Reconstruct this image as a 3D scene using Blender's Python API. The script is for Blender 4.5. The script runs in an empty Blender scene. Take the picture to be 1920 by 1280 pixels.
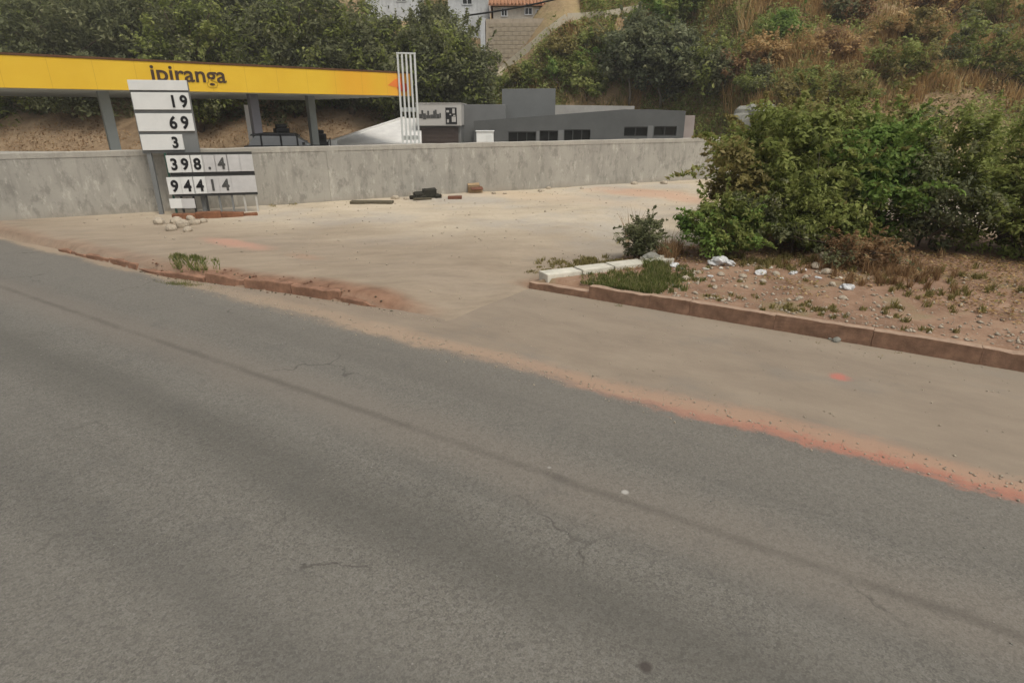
import bpy, bmesh, math, random
import numpy as np
from mathutils import Vector, Matrix

random.seed(7)
rng = np.random.default_rng(7)
SC = bpy.context.scene
COL = SC.collection
R = math.radians

# ------------------------------------------------------------------ camera
F_PX, CX, CY, HZ = 1110.0, 960.0, 640.0, 212.0
PITCH = math.atan((CY - HZ) / F_PX)
CAM_H = 2.5
cam_d = bpy.data.cameras.new('camera')
cam_d.sensor_width = 36.0
cam_d.lens = 36.0 * F_PX / 1920.0
cam_d.clip_start = 0.05
cam_d.clip_end = 2000.0
cam = bpy.data.objects.new('camera', cam_d)
COL.objects.link(cam)
cam.location = (0, 0, CAM_H)
cam.rotation_euler = (R(90) - PITCH, 0, 0)
SC.camera = cam

# ------------------------------------------------------------------ sky and sun
SUN_EL, SUN_AZ = R(60), R(142)          # azimuth clockwise from +Y (behind the camera, to the right)
world = bpy.data.worlds.new('World')
SC.world = world
world.use_nodes = True
wn = world.node_tree
bg = wn.nodes['Background']
sky = wn.nodes.new('ShaderNodeTexSky')
sky.sky_type = 'NISHITA'
sky.sun_disc = False
sky.sun_elevation = SUN_EL
sky.sun_rotation = SUN_AZ
sky.air_density = 1.0
sky.dust_density = 5.0
sky.ozone_density = 1.0
hs = wn.nodes.new('ShaderNodeHueSaturation')
hs.inputs['Saturation'].default_value = 0.15       # thin overcast
wn.links.new(sky.outputs[0], hs.inputs['Color'])
wn.links.new(hs.outputs[0], bg.inputs['Color'])
bg.inputs['Strength'].default_value = 0.14

sun_d = bpy.data.lights.new('sun', 'SUN')
sun_d.energy = 1.3
sun_d.angle = R(14)
sun_d.color = (1.0, 0.92, 0.78)
sun = bpy.data.objects.new('sun', sun_d)
COL.objects.link(sun)
sdir = Vector((math.sin(SUN_AZ) * math.cos(SUN_EL), math.cos(SUN_AZ) * math.cos(SUN_EL), math.sin(SUN_EL)))
sun.rotation_euler = sdir.to_track_quat('Z', 'Y').to_euler()

SC.view_settings.view_transform = 'Standard'
SC.view_settings.look = 'None'
SC.view_settings.exposure = 0.06
SC.view_settings.gamma = 1.0
SC.view_settings.use_curve_mapping = False
SC.render.engine = 'CYCLES'
SC.cycles.max_bounces = 6
SC.cycles.diffuse_bounces = 3
SC.cycles.transmission_bounces = 4
SC.cycles.transparent_max_bounces = 4
SC.cycles.use_denoising = True

# ------------------------------------------------------------------ helpers: layout
cp, sp = math.cos(PITCH), math.sin(PITCH)
def ray(u, v):
    a, b = (u - CX) / F_PX, (CY - v) / F_PX
    return a, cp + b * sp, -sp + b * cp
def P(u, v, z=0.0):
    a, b, c = ray(u, v)
    k = (z - CAM_H) / c
    return Vector((a * k, b * k, z))
def D(u, v, Y):
    a, b, c = ray(u, v)
    k = Y / b
    return Vector((a * k, Y, CAM_H + c * k))
RZ = math.atan2(-0.529, 0.849)
SX, SY = math.cos(RZ), math.sin(RZ)
def to_st(x, y): return x * SX + y * SY, -x * SY + y * SX
def to_xy(s, t): return s * SX - t * SY, s * SY + t * SX

# ------------------------------------------------------------------ helpers: noise
def _hash(ix, iy, seed):
    h = (ix * 374761393 + iy * 668265263 + seed * 1442695041) & 0x7fffffff
    h = ((h ^ (h >> 13)) * 1274126177) & 0x7fffffff
    return ((h ^ (h >> 16)) & 0xffff) / 65535.0
def vnoise(x, y, seed=0):
    x = np.asarray(x, float); y = np.asarray(y, float)
    ix = np.floor(x).astype(np.int64); iy = np.floor(y).astype(np.int64)
    fx = x - ix; fy = y - iy
    fx = fx * fx * (3 - 2 * fx); fy = fy * fy * (3 - 2 * fy)
    a = _hash(ix, iy, seed); b = _hash(ix + 1, iy, seed); c = _hash(ix, iy + 1, seed); d = _hash(ix + 1, iy + 1, seed)
    return (a * (1 - fx) + b * fx) * (1 - fy) + (c * (1 - fx) + d * fx) * fy
def fbm(x, y, seed=0, o=4):
    r = 0; a = .5
    for i in range(o):
        r = r + a * (vnoise(np.asarray(x) * 2**i, np.asarray(y) * 2**i, seed + i) - .5); a *= .5
    return r
def sstep(a, b, x):
    t = np.clip((np.asarray(x, float) - a) / (b - a), 0, 1)
    return t * t * (3 - 2 * t)

# ------------------------------------------------------------------ helpers: objects
def link(name, me, parent=None, loc=None, rz=None):
    o = bpy.data.objects.new(name, me)
    COL.objects.link(o)
    if parent is not None: o.parent = parent
    if loc is not None: o.location = loc
    if rz is not None: o.rotation_euler = (0, 0, rz)
    return o
def tag(o, label=None, cat=None, group=None, kind=None):
    if label: o['label'] = label
    if cat: o['category'] = cat
    if group: o['group'] = group
    if kind: o['kind'] = kind
    return o
def empty(name, loc, rz=0.0, **kw):
    o = link(name, None, None, loc, rz)
    o.empty_display_size = 0.2
    return tag(o, **kw)
def mesh(name, vs, fs, mat, smooth=False):
    me = bpy.data.meshes.new(name)
    me.from_pydata([tuple(v) for v in vs], [], fs)
    me.update()
    if mat: me.materials.append(mat)
    if smooth: me.polygons.foreach_set('use_smooth', [True] * len(me.polygons))
    return me
def fast_mesh(name, co, faces, mat, smooth=False, attrs=None, domain='FACE'):
    co = np.ascontiguousarray(co, dtype=np.float32); faces = np.ascontiguousarray(faces, dtype=np.int32)
    n, k = faces.shape
    me = bpy.data.meshes.new(name)
    me.vertices.add(len(co)); me.vertices.foreach_set('co', co.ravel())
    me.loops.add(n * k); me.loops.foreach_set('vertex_index', faces.ravel())
    me.polygons.add(n); me.polygons.foreach_set('loop_start', np.arange(0, n * k, k, dtype=np.int32))
    if smooth: me.polygons.foreach_set('use_smooth', np.ones(n, dtype=bool))
    me.update(calc_edges=True)
    for key, arr in (attrs or {}).items():
        a = me.attributes.new(key, 'FLOAT', domain)
        a.data.foreach_set('value', np.ascontiguousarray(arr, dtype=np.float32))
    if mat: me.materials.append(mat)
    return me
class MB:
    """collects boxes, prisms and tubes into one mesh"""
    def __init__(s): s.v = []; s.f = []
    def add(s, vs, fs):
        n = len(s.v); s.v += [tuple(v) for v in vs]; s.f += [tuple(i + n for i in f) for f in fs]; return s
    def box(s, x0, x1, y0, y1, z0, z1):
        return s.add([(x0,y0,z0),(x1,y0,z0),(x1,y1,z0),(x0,y1,z0),(x0,y0,z1),(x1,y0,z1),(x1,y1,z1),(x0,y1,z1)],
                     [(0,3,2,1),(4,5,6,7),(0,1,5,4),(1,2,6,5),(2,3,7,6),(3,0,4,7)])
    def prism(s, pts, ax0, ax1):
        """polygon pts (x,z) extruded along y from ax0 to ax1"""
        n = len(pts)
        vs = [(x, ax0, z) for x, z in pts] + [(x, ax1, z) for x, z in pts]
        fs = [tuple(range(n)), tuple(range(2*n-1, n-1, -1))] + [(i, i+n, (i+1) % n + n, (i+1) % n) for i in range(n)]
        return s.add(vs, fs)
    def tube(s, pts, rad, seg=6, cap=True):
        pts = [Vector(p) for p in pts]; m = len(pts)
        if not hasattr(rad, '__len__'): rad = [rad] * m
        vs = []; fs = []
        for i, p in enumerate(pts):
            t = (pts[min(i+1, m-1)] - pts[max(i-1, 0)])
            t = t.normalized() if t.length > 1e-9 else Vector((0,0,1))
            a = t.orthogonal().normalized() if abs(t.z) > .95 else t.cross(Vector((0,0,1))).normalized()
            b = t.cross(a)
            for k in range(seg):
                q = 2 * math.pi * k / seg
                vs.append(p + (a * math.cos(q) + b * math.sin(q)) * rad[i])
        for i in range(m-1):
            for k in range(seg):
                k2 = (k+1) % seg
                fs.append((i*seg+k, i*seg+k2, (i+1)*seg+k2, (i+1)*seg+k))
        if cap:
            fs.append(tuple(range(seg-1, -1, -1))); fs.append(tuple((m-1)*seg+k for k in range(seg)))
        return s.add(vs, fs)
    def build(s, name, mat, parent=None, loc=None, rz=None, bevel=0.0, smooth=False):
        me = mesh(name, s.v, s.f, mat, smooth)
        bm = bmesh.new(); bm.from_mesh(me)
        bmesh.ops.recalc_face_normals(bm, faces=bm.faces)
        if bevel > 0:
            bmesh.ops.bevel(bm, geom=list(bm.edges), offset=bevel, segments=2, profile=.6, affect='EDGES', clamp_overlap=True)
        bm.to_mesh(me); bm.free()
        return link(name, me, parent, loc, rz)

# ------------------------------------------------------------------ helpers: materials
class NT:
    def __init__(s, name):
        s.m = bpy.data.materials.new(name); s.m.use_nodes = True
        s.t = s.m.node_tree; s.b = s.t.nodes['Principled BSDF']
        s.b.inputs['Specular IOR Level'].default_value = 0.3
    def n(s, typ, **kw):
        o = s.t.nodes.new(typ)
        for k, v in kw.items(): setattr(o, k, v)
        return o
    def l(s, a, b): s.t.links.new(a, b)
    def val(s, sock, x):
        if hasattr(x, 'is_output'): s.l(x, sock)
        elif isinstance(x, (tuple, list)) and len(x) == 3 and sock.type == 'RGBA': sock.default_value = (*x, 1)
        else: sock.default_value = x
    rot = 0.0
    def coord(s, scale=(1,1,1), kind='Object'):
        tc = s.n('ShaderNodeTexCoord'); mp = s.n('ShaderNodeMapping')
        mp.inputs['Scale'].default_value = scale
        if s.rot:
            mr = s.n('ShaderNodeMapping'); mr.inputs['Rotation'].default_value = (0, 0, s.rot)
            s.l(tc.outputs[kind], mr.inputs[0]); s.l(mr.outputs[0], mp.inputs[0])
        else: s.l(tc.outputs[kind], mp.inputs[0])
        return mp.outputs[0]
    def xyz(s, kind='Object'):
        tc = s.n('ShaderNodeTexCoord'); sx = s.n('ShaderNodeSeparateXYZ')
        s.l(tc.outputs[kind], sx.inputs[0]); return sx.outputs
    def noise(s, scale, detail=4, rough=.6, stretch=(1,1,1), kind='Object', dist=0.0):
        o = s.n('ShaderNodeTexNoise')
        s.l(s.coord(stretch, kind), o.inputs['Vector'])
        o.inputs['Scale'].default_value = scale; o.inputs['Detail'].default_value = detail
        o.inputs['Roughness'].default_value = rough; o.inputs['Distortion'].default_value = dist
        return o.outputs[0]
    def voro(s, scale, stretch=(1,1,1), out='Color', kind='Object'):
        o = s.n('ShaderNodeTexVoronoi'); s.l(s.coord(stretch, kind), o.inputs['Vector'])
        o.inputs['Scale'].default_value = scale; return o.outputs[out]
    def ramp(s, fac, stops):
        o = s.n('ShaderNodeValToRGB'); s.l(fac, o.inputs[0])
        e = o.color_ramp.elements
        while len(e) < len(stops): e.new(.5)
        for k, (p, c) in enumerate(stops):
            e[k].position = p; e[k].color = (*c, 1) if hasattr(c, '__len__') else (c, c, c, 1)
        return o.outputs[0]
    def math(s, op, a, b=0.0, c=None, clamp=False):
        o = s.n('ShaderNodeMath', operation=op, use_clamp=clamp)
        s.val(o.inputs[0], a); s.val(o.inputs[1], b)
        if c is not None: s.val(o.inputs[2], c)
        return o.outputs[0]
    def step(s, x, a, b):
        o = s.n('ShaderNodeMapRange', interpolation_type='SMOOTHSTEP')
        s.val(o.inputs[0], x); o.inputs[1].default_value = a; o.inputs[2].default_value = b
        return o.outputs[0]
    def mix(s, fac, a, b, mode='MIX'):
        o = s.n('ShaderNodeMix', data_type='RGBA', blend_type=mode)
        s.val(o.inputs[0], fac); s.val(o.inputs[6], a); s.val(o.inputs[7], b); return o.outputs[2]
    def attr(s, name):
        return s.n('ShaderNodeAttribute', attribute_name=name).outputs['Fac']
    def bump(s, h, strength=.4, dist=.02):
        o = s.n('ShaderNodeBump'); o.inputs['Strength'].default_value = strength; o.inputs['Distance'].default_value = dist
        s.l(h, o.inputs['Height']); s.l(o.outputs[0], s.b.inputs['Normal'])
    def out(s, col, rough=.8):
        s.val(s.b.inputs['Base Color'], col); s.val(s.b.inputs['Roughness'], rough); return s.m

def plain(name, c, rough=.7, var=.12, scale=3.0, bump=0.0, metal=0.0, streak=False):
    m = NT(name)
    f = m.noise(scale, 5, .65, (1,1,.25) if streak else (1,1,1))
    k = m.ramp(f, [(.3, tuple(x*(1-var) for x in c)), (.7, tuple(min(1, x*(1+var)) for x in c))])
    f2 = m.noise(scale*14, 3, .6)
    k = m.mix(m.math('MULTIPLY', m.step(f2, .45, .75), var), k, tuple(x*.6 for x in c))
    if bump: m.bump(f2, bump, .02)
    m.b.inputs['Metallic'].default_value = metal
    return m.out(k, rough)

def leaf_mat(name, stops, transl=.45, rough=.6):
    m = NT(name)
    c = m.ramp(m.attr('var'), stops)
    m.out(c, rough); m.b.inputs['Specular IOR Level'].default_value = .2
    tr = m.n('ShaderNodeBsdfTranslucent'); m.l(c, tr.inputs[0])
    mx = m.n('ShaderNodeMixShader'); mx.inputs[0].default_value = transl
    m.l(m.b.outputs[0], mx.inputs[1]); m.l(tr.outputs[0], mx.inputs[2])
    m.l(mx.outputs[0], m.t.nodes['Material Output'].inputs[0])
    return m.m

# road: dusty asphalt; s runs along the road, t across it (metres)
def make_road_mat():
    m = NT('dusty_asphalt')
    x = m.xyz(); s_, t_ = x[0], x[1]
    agg = m.noise(95, 3, .75)
    agg2 = m.voro(60)
    a = m.ramp(agg, [(.32, (.094,.087,.073)), (.5, (.148,.137,.116)), (.72, (.215,.2,.17))])
    g = m.n('ShaderNodeRGBToBW'); m.l(agg2, g.inputs[0])
    a = m.mix(m.math('MULTIPLY', m.step(g.outputs[0], .62, .8), .2), a, (.27,.26,.235))
    a = m.mix(m.math('MULTIPLY', m.step(g.outputs[0], .36, .22), .3), a, (.045,.043,.04))
    # wheel tracks and long streaks run with the road
    streak = m.noise(1.0, 5, .6, (.12, 1.6, 1))
    a = m.mix(m.math('MULTIPLY', m.step(streak, .42, .7), .35), a, (.085,.08,.07))
    big = m.noise(.55, 4, .6)
    a = m.mix(m.math('MULTIPLY', m.step(big, .45, .7), .3), a, (.17,.158,.135))
    def band(center, half, soft):
        d = m.math('ABSOLUTE', m.math('SUBTRACT', t_, center))
        return m.step(d, half + soft, half)
    wob = m.math('MULTIPLY', m.math('SUBTRACT', m.noise(.8, 3, .5), .5), .5)
    tw = m.math('ADD', t_, wob)
    # darker worn wheel track in the near lane, browner strip each side of the paving joint
    dt = m.math('ABSOLUTE', m.math('SUBTRACT', tw, 2.35))
    a = m.mix(m.math('MULTIPLY', m.step(dt, .5, .02), .36), a, (.068,.064,.053))
    dt2 = m.math('ABSOLUTE', m.math('SUBTRACT', tw, 3.32))
    a = m.mix(m.math('MULTIPLY', m.step(dt2, .5, .1), .32), a, (.21,.175,.14))
    dt3 = m.math('ABSOLUTE', m.math('SUBTRACT', tw, 1.25))
    a = m.mix(m.math('MULTIPLY', m.step(dt3, .35, .02), .25), a, (.06,.058,.052))
    # the outer lane is paler with dust
    a = m.mix(m.math('MULTIPLY', m.step(t_, 3.3, 4.6), .25), a, (.19,.168,.138))
    patchy = m.noise(2.6, 4, .6)
    a = m.mix(m.math('MULTIPLY', m.step(patchy, .55, .72), .22), a, (.085,.082,.076))
    # paving joint
    jw = m.math('ADD', t_, m.math('MULTIPLY', m.math('SUBTRACT', m.noise(2.2, 5, .7), .5), .07))
    dj = m.math('ABSOLUTE', m.math('SUBTRACT', jw, 3.32))
    brk = m.step(m.noise(1.3, 4, .6), .36, .55)
    joint = m.math('MULTIPLY', m.step(dj, .075, .0), m.math('MULTIPLY_ADD', brk, .2, .22))
    a = m.mix(joint, a, (.068,.058,.047))
    vc = m.n('ShaderNodeTexVoronoi', feature='DISTANCE_TO_EDGE'); vc.inputs['Scale'].default_value = .8
    wv = m.n('ShaderNodeTexNoise'); wv.inputs['Scale'].default_value = 3.0; wv.inputs['Detail'].default_value = 5
    tcx = m.n('ShaderNodeTexCoord'); m.l(tcx.outputs['Object'], wv.inputs['Vector'])
    mv = m.n('ShaderNodeVectorMath', operation='MULTIPLY_ADD'); m.l(wv.outputs[1], mv.inputs[0]); mv.inputs[1].default_value = (.55, .55, 0); m.l(tcx.outputs['Object'], mv.inputs[2])
    m.l(mv.outputs[0], vc.inputs['Vector'])
    crk = m.math('MULTIPLY', m.step(vc.outputs[0], .012, .002), m.step(m.noise(.9, 3, .5), .55, .68))
    a = m.mix(m.math('MULTIPLY', crk, .6), a, (.05,.045,.038))
    chip = m.voro(7.0, out='Distance')
    a = m.mix(m.math('MULTIPLY', m.step(chip, .045, .02), .5), a, (.33,.31,.27))
    # dirt washed on to the shoulder; edge with red laterite
    n1 = m.math('MULTIPLY', m.math('SUBTRACT', m.noise(1.1, 6, .62, (.55,1,1)), .5), .55)
    n2 = m.math('MULTIPLY', m.math('SUBTRACT', m.noise(11, 6, .8, (.6,1,1)), .5), .34)
    te = m.math('ADD', m.math('ADD', t_, n1), n2)
    sh = m.step(te, 4.8, 4.93)
    tan_n = m.noise(1.7, 6, .68, (.5,1,1))
    tan = m.ramp(tan_n, [(.25, (.205,.163,.122)), (.5, (.252,.202,.15)), (.75, (.30,.243,.18))])
    sp = m.noise(140, 3, .7)
    tan = m.mix(m.math('MULTIPLY', m.step(sp, .55, .72), .35), tan, (.14,.115,.09))
    gp = m.step(m.noise(.75, 5, .6, (.7,1,1)), .5, .68)
    tan = m.mix(m.math('MULTIPLY', gp, .6), tan, (.185,.165,.14))
    a = m.mix(sh, a, tan)
    red_w = m.step(s_, -9.5, 1.5)
    dr = m.math('ABSOLUTE', m.math('SUBTRACT', te, 4.98))
    redm = m.math('MULTIPLY', m.step(dr, .28, .03), m.math('MULTIPLY_ADD', red_w, .35, .4))
    a = m.mix(redm, a, m.mix(red_w, (.36,.27,.185), (.37,.225,.15)))
    dr2 = m.math('ABSOLUTE', m.math('SUBTRACT', te, 4.84))
    red2 = m.math('MULTIPLY', m.step(dr2, .12, .01), m.math('MULTIPLY', m.step(s_, -3.0, .2), .6))
    a = m.mix(red2, a, (.40,.15,.10))
    far = m.step(t_, 6.9, 7.6)
    a = m.mix(m.math('MULTIPLY', far, .55), a, (.30,.25,.185))
    # one small red paint mark on the shoulder
    px, py = to_st(*P(1573, 706).xy)
    dx = m.math('SUBTRACT', s_, px); dy = m.math('SUBTRACT', t_, py)
    dd = m.math('SQRT', m.math('ADD', m.math('MULTIPLY', dx, dx), m.math('MULTIPLY', dy, dy)))
    dd = m.math('ADD', dd, m.math('MULTIPLY', m.math('SUBTRACT', m.noise(9, 5, .75), .5), .22))
    a = m.mix(m.math('MULTIPLY', m.step(dd, .14, .02), .65), a, (.50,.13,.10))
    # oil spot and pale chip
    for (uu, vv, r, c) in ((1210, 1249, .045, (.05,.04,.035)), (1172, 922, .035, (.42,.40,.36)), (1030, 876, .02, (.3,.28,.25))):
        ox, oy = to_st(*P(uu, vv).xy)
        ex = m.math('SUBTRACT', s_, ox); ey = m.math('SUBTRACT', t_, oy)
        de = m.math('SQRT', m.math('ADD', m.math('MULTIPLY', ex, ex), m.math('MULTIPLY', ey, ey)))
        a = m.mix(m.math('MULTIPLY', m.step(de, r, r*.4), .8), a, c)
    h = m.math('ADD', m.math('MULTIPLY', agg, .5), m.math('MULTIPLY', g.outputs[0], .3))
    m.bump(h, .35, .012)
    return m.out(a, .88)
M = {}
M['road'] = make_road_mat()

def make_lot_mat():
    m = NT('dusty_lot_soil'); m.rot = R(-45)      # long streaks run across the lot, along the wall
    x = m.xyz(); s_, t_ = x[0], x[1]
    n1 = m.noise(.5, 6, .62, (.8,1.3,1))
    a = m.ramp(n1, [(.3, (.36,.295,.21)), (.5, (.49,.41,.30)), (.72, (.57,.49,.37))])
    st = m.noise(1.1, 5, .62, (.22, 1.0, 1), dist=.3)
    a = m.mix(m.math('MULTIPLY', m.step(st, .5, .7), .25), a, (.33,.28,.225))
    gr = m.noise(.33, 5, .6)
    a = m.mix(m.math('MULTIPLY', m.step(gr, .45, .62), .7), a, (.385,.35,.30))
    peb = m.noise(32, 4, .7)
    a = m.mix(m.math('MULTIPLY', m.step(peb, .54, .74), .45), a, (.24,.20,.155))
    a = m.mix(m.math('MULTIPLY', m.step(peb, .42, .28), .3), a, (.58,.52,.43))
    dk = m.noise(2.3, 6, .75, (.3, 1.5, 1))
    a = m.mix(m.math('MULTIPLY', m.step(dk, .60, .70), .6), a, (.215,.18,.14))
    lt_ = m.noise(2.9, 6, .75, (.35, 1.5, 1), dist=.2)
    a = m.mix(m.math('MULTIPLY', m.step(lt_, .60, .72), .4), a, (.62,.555,.45))
    md = m.noise(7.5, 5, .7)
    a = m.mix(m.math('MULTIPLY', m.step(md, .5, .7), .3), a, (.29,.24,.18))
    drv = m.attr('drive')
    br = m.ramp(m.noise(2.0, 7, .75, (.4,1.3,1)), [(.3, (.185,.142,.10)), (.55, (.27,.212,.152)), (.75, (.34,.27,.195))])
    a = m.mix(m.math('MULTIPLY', drv, .85), a, br)
    # stains of red and pink laterite dust
    for (u, v, ru, rt, c, k) in ((440, 462, 1.1, .28, (.45,.25,.18), .75), (1240, 368, 2.6, 1.1, (.47,.285,.19), .7), (1000, 372, 4.5, 1.0, (.52,.40,.27), .5), (570, 487, .5, .2, (.33,.22,.15), .6)):
        ox, oy = to_st(*P(u, v, .12).xy)
        ex = m.math('DIVIDE', m.math('SUBTRACT', s_, ox), ru); ey = m.math('DIVIDE', m.math('SUBTRACT', t_, oy), rt)
        de = m.math('SQRT', m.math('ADD', m.math('MULTIPLY', ex, ex), m.math('MULTIPLY', ey, ey)))
        de = m.math('ADD', de, m.math('MULTIPLY', m.math('SUBTRACT', m.noise(1.6, 5, .65), .5), 1.1))
        a = m.mix(m.math('MULTIPLY', m.step(de, 1.25, .35), k), a, c)
    vg = m.attr('verge')
    soil = m.ramp(m.noise(2.2, 7, .7), [(.28, (.15,.088,.055)), (.5, (.255,.155,.098)), (.7, (.335,.225,.15))])
    soil = m.mix(m.math('MULTIPLY', m.step(m.noise(26, 4, .7), .56, .7), .6), soil, (.36,.31,.25))
    soil = m.mix(m.math('MULTIPLY', m.step(m.noise(1.1, 4, .6), .52, .66), .5), soil, (.13,.125,.05))
    a = m.mix(vg, a, soil)
    bk = m.attr('bank')
    red = m.ramp(m.noise(3.5, 6, .7, (.6,1,1)), [(.28, (.09,.046,.028)), (.48, (.215,.12,.075)), (.75, (.33,.205,.135))])
    a = m.mix(bk, a, red)
    h = m.math('ADD', m.noise(5, 6, .7), m.math('MULTIPLY', peb, .35))
    m.bump(h, .35, .035)
    return m.out(a, .95)
M['lot'] = make_lot_mat()

def make_hill_mat():
    m = NT('hill_soil')
    n1 = m.noise(.18, 7, .68)
    a = m.ramp(n1, [(.3, (.17,.115,.06)), (.48, (.28,.19,.105)), (.62, (.36,.265,.14)), (.75, (.29,.25,.10))])
    n2 = m.noise(1.6, 6, .7)
    a = m.mix(m.math('MULTIPLY', m.step(n2, .5, .66), .4), a, (.13,.12,.045))
    a = m.mix(m.math('MULTIPLY', m.step(m.noise(6, 5, .7), .55, .7), .45), a, (.33,.26,.16))
    a = m.mix(m.attr('earth'), a, m.ramp(m.noise(.9, 6, .68), [(.3, (.16,.105,.06)), (.55, (.27,.19,.115)), (.75, (.34,.255,.165))]))
    m.bump(n2, .8, .2)
    return m.out(a, .95)
M['hill'] = make_hill_mat()

def make_plaster(name, c, streak=.5, fine=22, dirt=(.2,.18,.15)):
    m = NT(name)
    a = m.ramp(m.noise(.9, 6, .65), [(.3, tuple(x*.84 for x in c)), (.7, tuple(x*1.12 for x in c))])
    v = m.noise(3.4, 6, .7, (1,1,.16))
    a = m.mix(m.math('MULTIPLY', m.step(v, .5, .7), streak), a, tuple(x*.62 for x in c))
    v2 = m.noise(6.2, 6, .7, (1,1,.22))
    a = m.mix(m.math('MULTIPLY', m.step(v2, .56, .74), streak*.8), a, tuple(min(1, x*1.3) for x in c))
    bl = m.noise(3.0, 6, .75, (1,1,.6))
    a = m.mix(m.math('MULTIPLY', m.step(bl, .5, .62), streak * 1.2), a, tuple(x*.6 for x in c))
    bl2 = m.noise(4.4, 6, .75, (1,1,.4))
    a = m.mix(m.math('MULTIPLY', m.step(bl2, .53, .66), streak * 1.05), a, tuple(min(1, x*1.5) for x in c))
    f = m.noise(fine, 4, .7)
    a = m.mix(m.math('MULTIPLY', m.step(f, .5, .75), .25), a, tuple(x*.7 for x in c))
    z = m.xyz()[2]
    zz = m.math('ADD', z, m.math('MULTIPLY', m.math('SUBTRACT', m.noise(1.5, 4, .6), .5), .35))
    a = m.mix(m.math('MULTIPLY', m.step(zz, .42, .05), .55), a, dirt)
    m.bump(f, .4, .02)
    return m.out(a, .92)
M['wall'] = make_plaster('rough_cement_render', (.345,.325,.28), .6, dirt=(.27,.235,.185))
M['coping'] = make_plaster('wall_coping_cement', (.37,.345,.295), .3, dirt=(.41,.38,.325))
M['pale_block'] = make_plaster('weathered_blockwork', (.40,.335,.255), .35, dirt=(.3,.25,.17))
M['white_wall'] = make_plaster('weathered_white_paint', (.56,.57,.57), .3, dirt=(.45,.43,.4))
M['beige_wall'] = make_plaster('weathered_beige_paint', (.46,.42,.35), .35, dirt=(.4,.35,.28))
M['ramp'] = make_plaster('pale_concrete', (.68,.665,.63), .1, dirt=(.66,.645,.61))
M['gutter'] = make_plaster('drain_concrete', (.52,.46,.35), .3, dirt=(.5,.44,.33))
M['slab'] = plain('old_pale_concrete', (.56,.53,.44), .9, .2, 4, .5)
M['kerb'] = plain('laterite_stained_concrete', (.225,.132,.085), .92, .4, 7, .6)
M['kerb_red'] = plain('earth_caked_kerb', (.27,.15,.095), .95, .4, 6, .7)
M['kerb_top'] = plain('sunlit_kerb_tone', (.36,.25,.175), .92, .2, 6, .5)  # paler copy of the kerb colour: sunlight painted on to the stone tops
M['dark_grey'] = plain('charcoal_render', (.088,.09,.087), .8, .14, .8, .15)
M['mid_grey'] = plain('grey_render', (.15,.152,.147), .8, .1, .9, .15)
M['grey_box'] = plain('slate_grey_render', (.135,.14,.136), .8, .1, .7, .1)
M['pink_wall'] = plain('pinkish_render', (.30,.255,.23), .85, .1, 1.2)
M['roof_pale'] = plain('pale_roof_sheet', (.37,.355,.325), .8, .15, 1.5)
M['sign_face'] = plain('pale_sign_board', (.42,.405,.375), .6, .06, 1.0)
M['brown_glass'] = plain('brown_shutter', (.062,.047,.04), .35, .15, .7)
M['glass'] = plain('dark_window_glass', (.012,.013,.012), .12, .2, 1)
M['frame'] = plain('window_frame_grey', (.035,.035,.033), .6, .05, 1)
M['white'] = plain('white_paint', (.72,.72,.69), .5, .05, 2)
M['white_card'] = plain('white_digit_card', (.66,.66,.63), .55, .05, 3)
M['faded_card'] = plain('faded_digit_card', (.5,.49,.475), .6, .1, 4)
M['black'] = plain('black_paint', (.012,.012,.013), .45, .1, 3)
M['faded_black'] = plain('faded_black_paint', (.07,.07,.066), .6, .3, 6)
M['sign_grey'] = plain('sign_frame_grey', (.17,.175,.17), .6, .08, 3)
M['sign_green'] = plain('green_post_paint', (.03,.085,.06), .5, .1, 3)
M['slat'] = plain('pale_metal_slat', (.56,.57,.54), .45, .06, 2, 0, .2)
M['column'] = plain('grey_column_paint', (.25,.265,.25), .6, .08, 1.5)
M['column_dark'] = plain('dark_column_paint', (.135,.13,.14), .6, .08, 1.5)
M['soffit'] = plain('canopy_soffit', (.5,.5,.46), .7, .08, 1)
M['canopy_top'] = plain('canopy_roof_edge', (.10,.045,.018), .6, .15, 1)
M['text_brown'] = plain('dark_letter_paint', (.06,.035,.02), .5, .05, 2)
M['car_black'] = plain('black_car_paint', (.01,.01,.011), .25, .05, 2)
M['rubber'] = plain('black_rubber', (.015,.015,.015), .9, .2, 9, .4)
M['tarp'] = plain('dark_olive_sacking', (.032,.03,.022), .9, .3, 9, .5)
M['car_window'] = plain('car_window_glass', (.13,.135,.14), .08, .1, 1)
M['wood_old'] = plain('old_dark_wood', (.10,.085,.055), .9, .3, 6, .5)
M['lattice'] = plain('faded_grey_bar', (.42,.405,.37), .8, .15, 5)
M['wood_red'] = plain('red_brown_board', (.15,.065,.04), .9, .3, 6, .5)
M['clay'] = plain('red_clay', (.21,.095,.05), .95, .35, 5, .8)
M['clay_dark'] = plain('dark_red_clods', (.17,.088,.055), .95, .35, 5, .8)
M['stone'] = plain('pale_rubble_stone', (.40,.34,.26), .95, .25, 8, .6)
M['stone_grey'] = plain('grey_rubble_stone', (.24,.235,.2), .95, .25, 8, .6)
M['trash'] = plain('white_plastic_bag', (.5,.5,.49), .6, .25, 9)
M['card'] = plain('cardboard', (.33,.23,.13), .85, .15, 6)
M['tile'] = plain('terracotta_tiles', (.36,.18,.10), .85, .25, 3)
M['concrete'] = plain('forecourt_concrete', (.36,.345,.31), .9, .12, .8, .3)
M['bark'] = plain('brown_bark', (.095,.07,.048), .95, .3, 6, .6)
M['bark_pale'] = plain('pale_bark', (.17,.145,.11), .95, .3, 6, .6)
M['wire'] = plain('black_cable', (.012,.012,.012), .6, .1, 5)

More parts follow.
